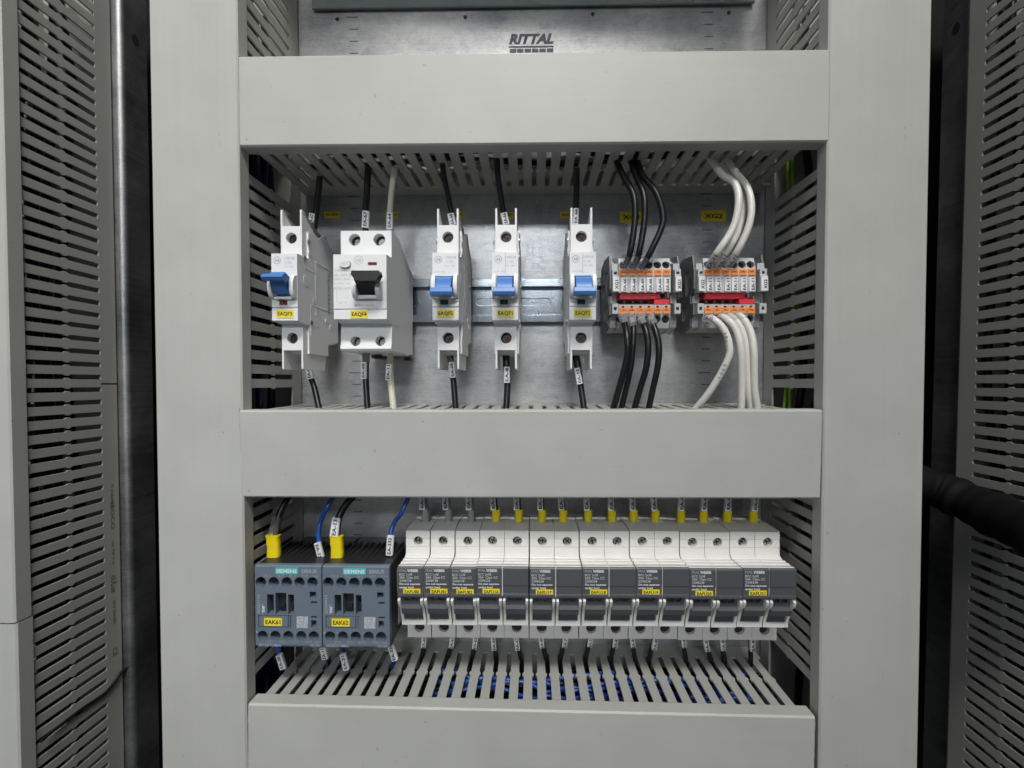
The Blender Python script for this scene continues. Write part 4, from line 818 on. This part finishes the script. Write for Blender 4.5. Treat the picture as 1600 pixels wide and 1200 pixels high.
for i, (px, pxt, tx) in enumerate(FT):
    yel = i >= 3
    xw, yw = PX(px, 812, -34), -34
    zt = ZTOP+Z2
    xt_ = PX(pxt, 770, -34)
    pts = [(xw, -34, zt-6), (xw, -34, zt+6), (xw*.4+xt_*.6, -34, zt+16), (xt_, -35, zt+30), (xt_+random.uniform(-4, 4), -36, zt+48)]
    o = wire('black_wire' if yel else 'grey_wire', pts, 1.9 if yel else 2.2, 'w_black' if yel else 'w_grey', '%s wire at the top of the fuse row, %s from the left, marked %s' % ('black' if yel else 'grey', ORDN[i], tx), 'wire', 'wires at the top of the fuse row', world=True)
    ol = o.location/S
    if yel: link('yellow_sleeve', MB().tube([(0, 0, 4.6), (0, 0, 9), (.1, 0, 14.6)], 3.1, 14).mesh('yellow_sleeve', 'yellow_sleeve', 50), o)
    else: link('ferrule', MB().tube([(0, 0, 4.0), (0, 0, 8), (.1, 0, 14)], 3.2, 14, lambda t: 3.4-t*.9).mesh('ferrule', 'w_grey', 50), o)
    a = math.atan2(xt_-xw, 26)
    mk = link('marker_sleeve', cached('fm', lambda: MB().prism([(-2.1, -1.8), (2.1, -1.8), (2.1, 1.8), (-2.1, 1.8)], -7.5, 7.5, 'z').mesh('marker_sleeve', 'white_label')), o, ((xt_-xw)*.45-1.4, -2.6, 22.5), (0, a, 0))
    text(tx, mk, (0.2, -1.9, 0), 12.5, 2.4, 'ink', UP)
def slot_x(x):
    x0_ = bot.location.x/S-BL2+10; return x0_+10*round((x-x0_)/10)
FB = [(664, 'EA-60'), (707, 'EA-61'), (743, 'EA-62'), (772, 'EA-66'), (808, 'EA-67'), (846, 'EA-68'), (882, 'EA-71'), (921, 'EA-72'), (960, 'EA-83'), (987, 'EA-84'), (1021, 'EA-85'), (1066, 'EA-86'), (1101, 'EA-87'), (1126, 'EA-88'), (1172, 'EA-89')]
for i, (px, tx) in enumerate(FB):
    Yw = -23
    x_, z_ = P(px, 1000, Yw); slant = slot_x(x_+random.uniform(-1, 1))-x_
    pts = [(x_-slant*.3, Yw, z_+12), (x_, Yw, z_), (x_+slant*.8, Yw-1, z_-14), (x_+slant, Yw, z_-24), (x_+slant, Yw+1, z_-50)]
    o = wire('black_wire', pts, 1.8, 'w_black', 'black wire under the fuse row, %s from the left, going into the duct below' % ORDN[i], 'wire', 'wires under the fuse row', world=True)
    a = math.atan2(-slant, 14)*-1
    Lm = random.uniform(9, 13)
    mk = link('marker_sleeve', MB().prism([(-1.8, -1.6), (1.8, -1.6), (1.8, 1.6), (-1.8, 1.6)], -Lm/2, Lm/2, 'z').mesh('marker_sleeve', 'white_label'), o, (slant*.25, -3.2, -9-Lm/2+3), (0, -a*.5, 0))
    text(tx, mk, (0.2, -1.7, -.5), Lm*.85, 2.2, 'ink', UP)
for px, py, px2, py2, tx, m, lab in ((433, 1008, 444, 1048, 'EA-30', 'w_blue', 'blue wire hanging under the left contactor with a tilted marker'), (503, 1005, 512, 1042, 'EA-11', 'w_navy', 'dark blue wire hanging under the gap between the contactors'),
        (533, 1005, 543, 1050, 'EA-31', 'w_navy', 'dark blue wire hanging under the middle of the right contactor'), (609, 1000, 622, 1048, 'EA-32', 'w_blue', 'blue wire hanging under the right corner of the right contactor')):
    p0, p1, p2 = W(px, py-12, -52), W(px, py, -54), W((px+px2)/2, (py+py2)/2, -50)
    xs_ = slot_x(W(px2, py2, -30).x)
    o = wire('blue_wire', [p0, p1, p2, Vector((xs_, -33, p2.z-14)), Vector((xs_, -28, p2.z-30)), Vector((xs_, -28, p2.z-50))], 1.6, m, lab, 'wire', 'wires under the contactors', world=True)
    f = 0.45 if px in (433, 533) else .2
    sleeve(o, (px+(px2-px)*(f+.45), py+(py2-py)*(f+.45), -58), (px+(px2-px)*f*.6, py+(py2-py)*f*.8, -58), 4.6, tx)

# ------------------------------------------------------------------ wires inside the ducts
def runs(n, axis, x0, x1, c, halfw, yr, m, label, group, r=1.6, seed=0, name='wire'):
    rd = random.Random(seed)
    for i in range(n):
        off = rd.uniform(-halfw, halfw); y = rd.uniform(*yr); pts = []; k = 14; ph = rd.uniform(0, 6)
        for j in range(k+1):
            t = x0+(x1-x0)*j/k; o2 = c+off+4*math.sin(ph+j*.9)+rd.uniform(-2.5, 2.5); yy = y+rd.uniform(-3, 3)
            pts.append((t, yy, o2) if axis == 'h' else (o2, yy, t))
        wire(name, pts, r*rd.uniform(.85, 1.15), m, label, 'wire', group, world=True, n=8, sub=3)
zb_ = (bA[1]+bB[1])/2-bhh
runs(13, 'h', -75, 165, zb_+14, 9, (-66, -28), 'w_blue', 'bright blue wire running inside the bottom duct, seen through its slots', 'blue wires inside the bottom duct', seed=3, name='blue_wire')
runs(16, 'h', -180, 185, zb_-4, 20, (-50, -8), 'w_black', 'black wire running inside the bottom duct, seen through its slots', 'black wires inside the bottom duct', seed=4, r=2.6, name='black_wire')
zt_ = (tA[1]+tB[1])/2-thh
runs(7, 'h', -180, 185, zt_, 16, (-55, -10), 'w_white', 'white wire running inside the top duct, seen through its slots', 'white wires inside the top duct', seed=5, r=2, name='white_wire')
runs(7, 'h', -180, 185, zt_+4, 18, (-62, -10), 'w_black', 'black wire running inside the top duct, seen through its slots', 'black wires inside the top duct', seed=6, r=2, name='black_wire')
zm_ = (mA[1]+mB_[1])/2-mhh
runs(5, 'h', -180, 185, zm_, 18, (-60, -12), 'w_black', 'black wire running inside the middle duct, seen through its slots', 'black wires inside the middle duct', seed=8, r=2, name='black_wire')
cl, cr = (xl+xlo)/2, (xr+xro)/2
runs(10, 'v', -290, 290, cl+8, 14, (-60, -12), 'w_navy', 'dark blue wire running down inside the left duct', 'dark blue wires inside the left duct', seed=9, r=2, name='blue_wire')
runs(6, 'v', -290, 290, cl, 18, (-55, -12), 'w_black', 'black wire running down inside the left duct', 'black wires inside the left duct', seed=10, r=3, name='black_wire')
runs(8, 'v', -290, 290, cr-2, 18, (-62, -12), 'w_black', 'black wire running down inside the right duct', 'black wires inside the right duct', seed=11, r=3.2, name='black_wire')
runs(2, 'v', -40, 290, xr+9, 2, (-30, -24), 'w_earth', 'green and yellow earth wire running down inside the right duct', 'earth wires inside the right duct', seed=12, r=1.2, name='earth_wire')

runs(9, 'v', -330, 330, xfl-30, 15, (-62, -10), 'w_black', 'black wire added inside the far left duct to darken its slots', 'black wires added inside the far left duct', seed=21, r=3, name='black_wire')  # wires added in both far ducts so the slots look dark
runs(9, 'v', -330, 330, xfr+30, 15, (-62, -10), 'w_black', 'black wire added inside the far right duct to darken its slots', 'black wires added inside the far right duct', seed=22, r=3, name='black_wire')
# ------------------------------------------------------------------ black harness on the right, thin cord on the left
hp = bezpath([W(1395, 740, -8), W(1455, 760, -14), W(1500, 779, -28), W(1550, 802, -50), W(1605, 826, -78), W(1700, 866, -115)], 8)
o0 = hp[0].copy(); hr = MB().tube([p-o0 for p in hp], 13.5, 20, lambda t: 13.0+4.2*t+.7*math.sin(t*23)+.5*math.sin(t*51+1))
ho = tag(link('cable_harness', hr.mesh('cable_harness', 'braid', 60), None, o0), 'thick black braided cable harness crossing the right edge of the cabinet', 'cable harness')
cpts = [(xfl+d, y, PZ(px, py, y)) for px, py, y, d in ((50, 1158, -71, 3), (80, 1134, -55, -.6), (115, 1106, -37, -.9), (150, 1080, -17, -1), (188, 1050, -4, -.8), (199, 1042, 1, 1.5))]
wire('thin_cord', cpts, 1.1, 'w_black', 'thin black cord lying across the side of the left edge duct', 'cord', world=True)
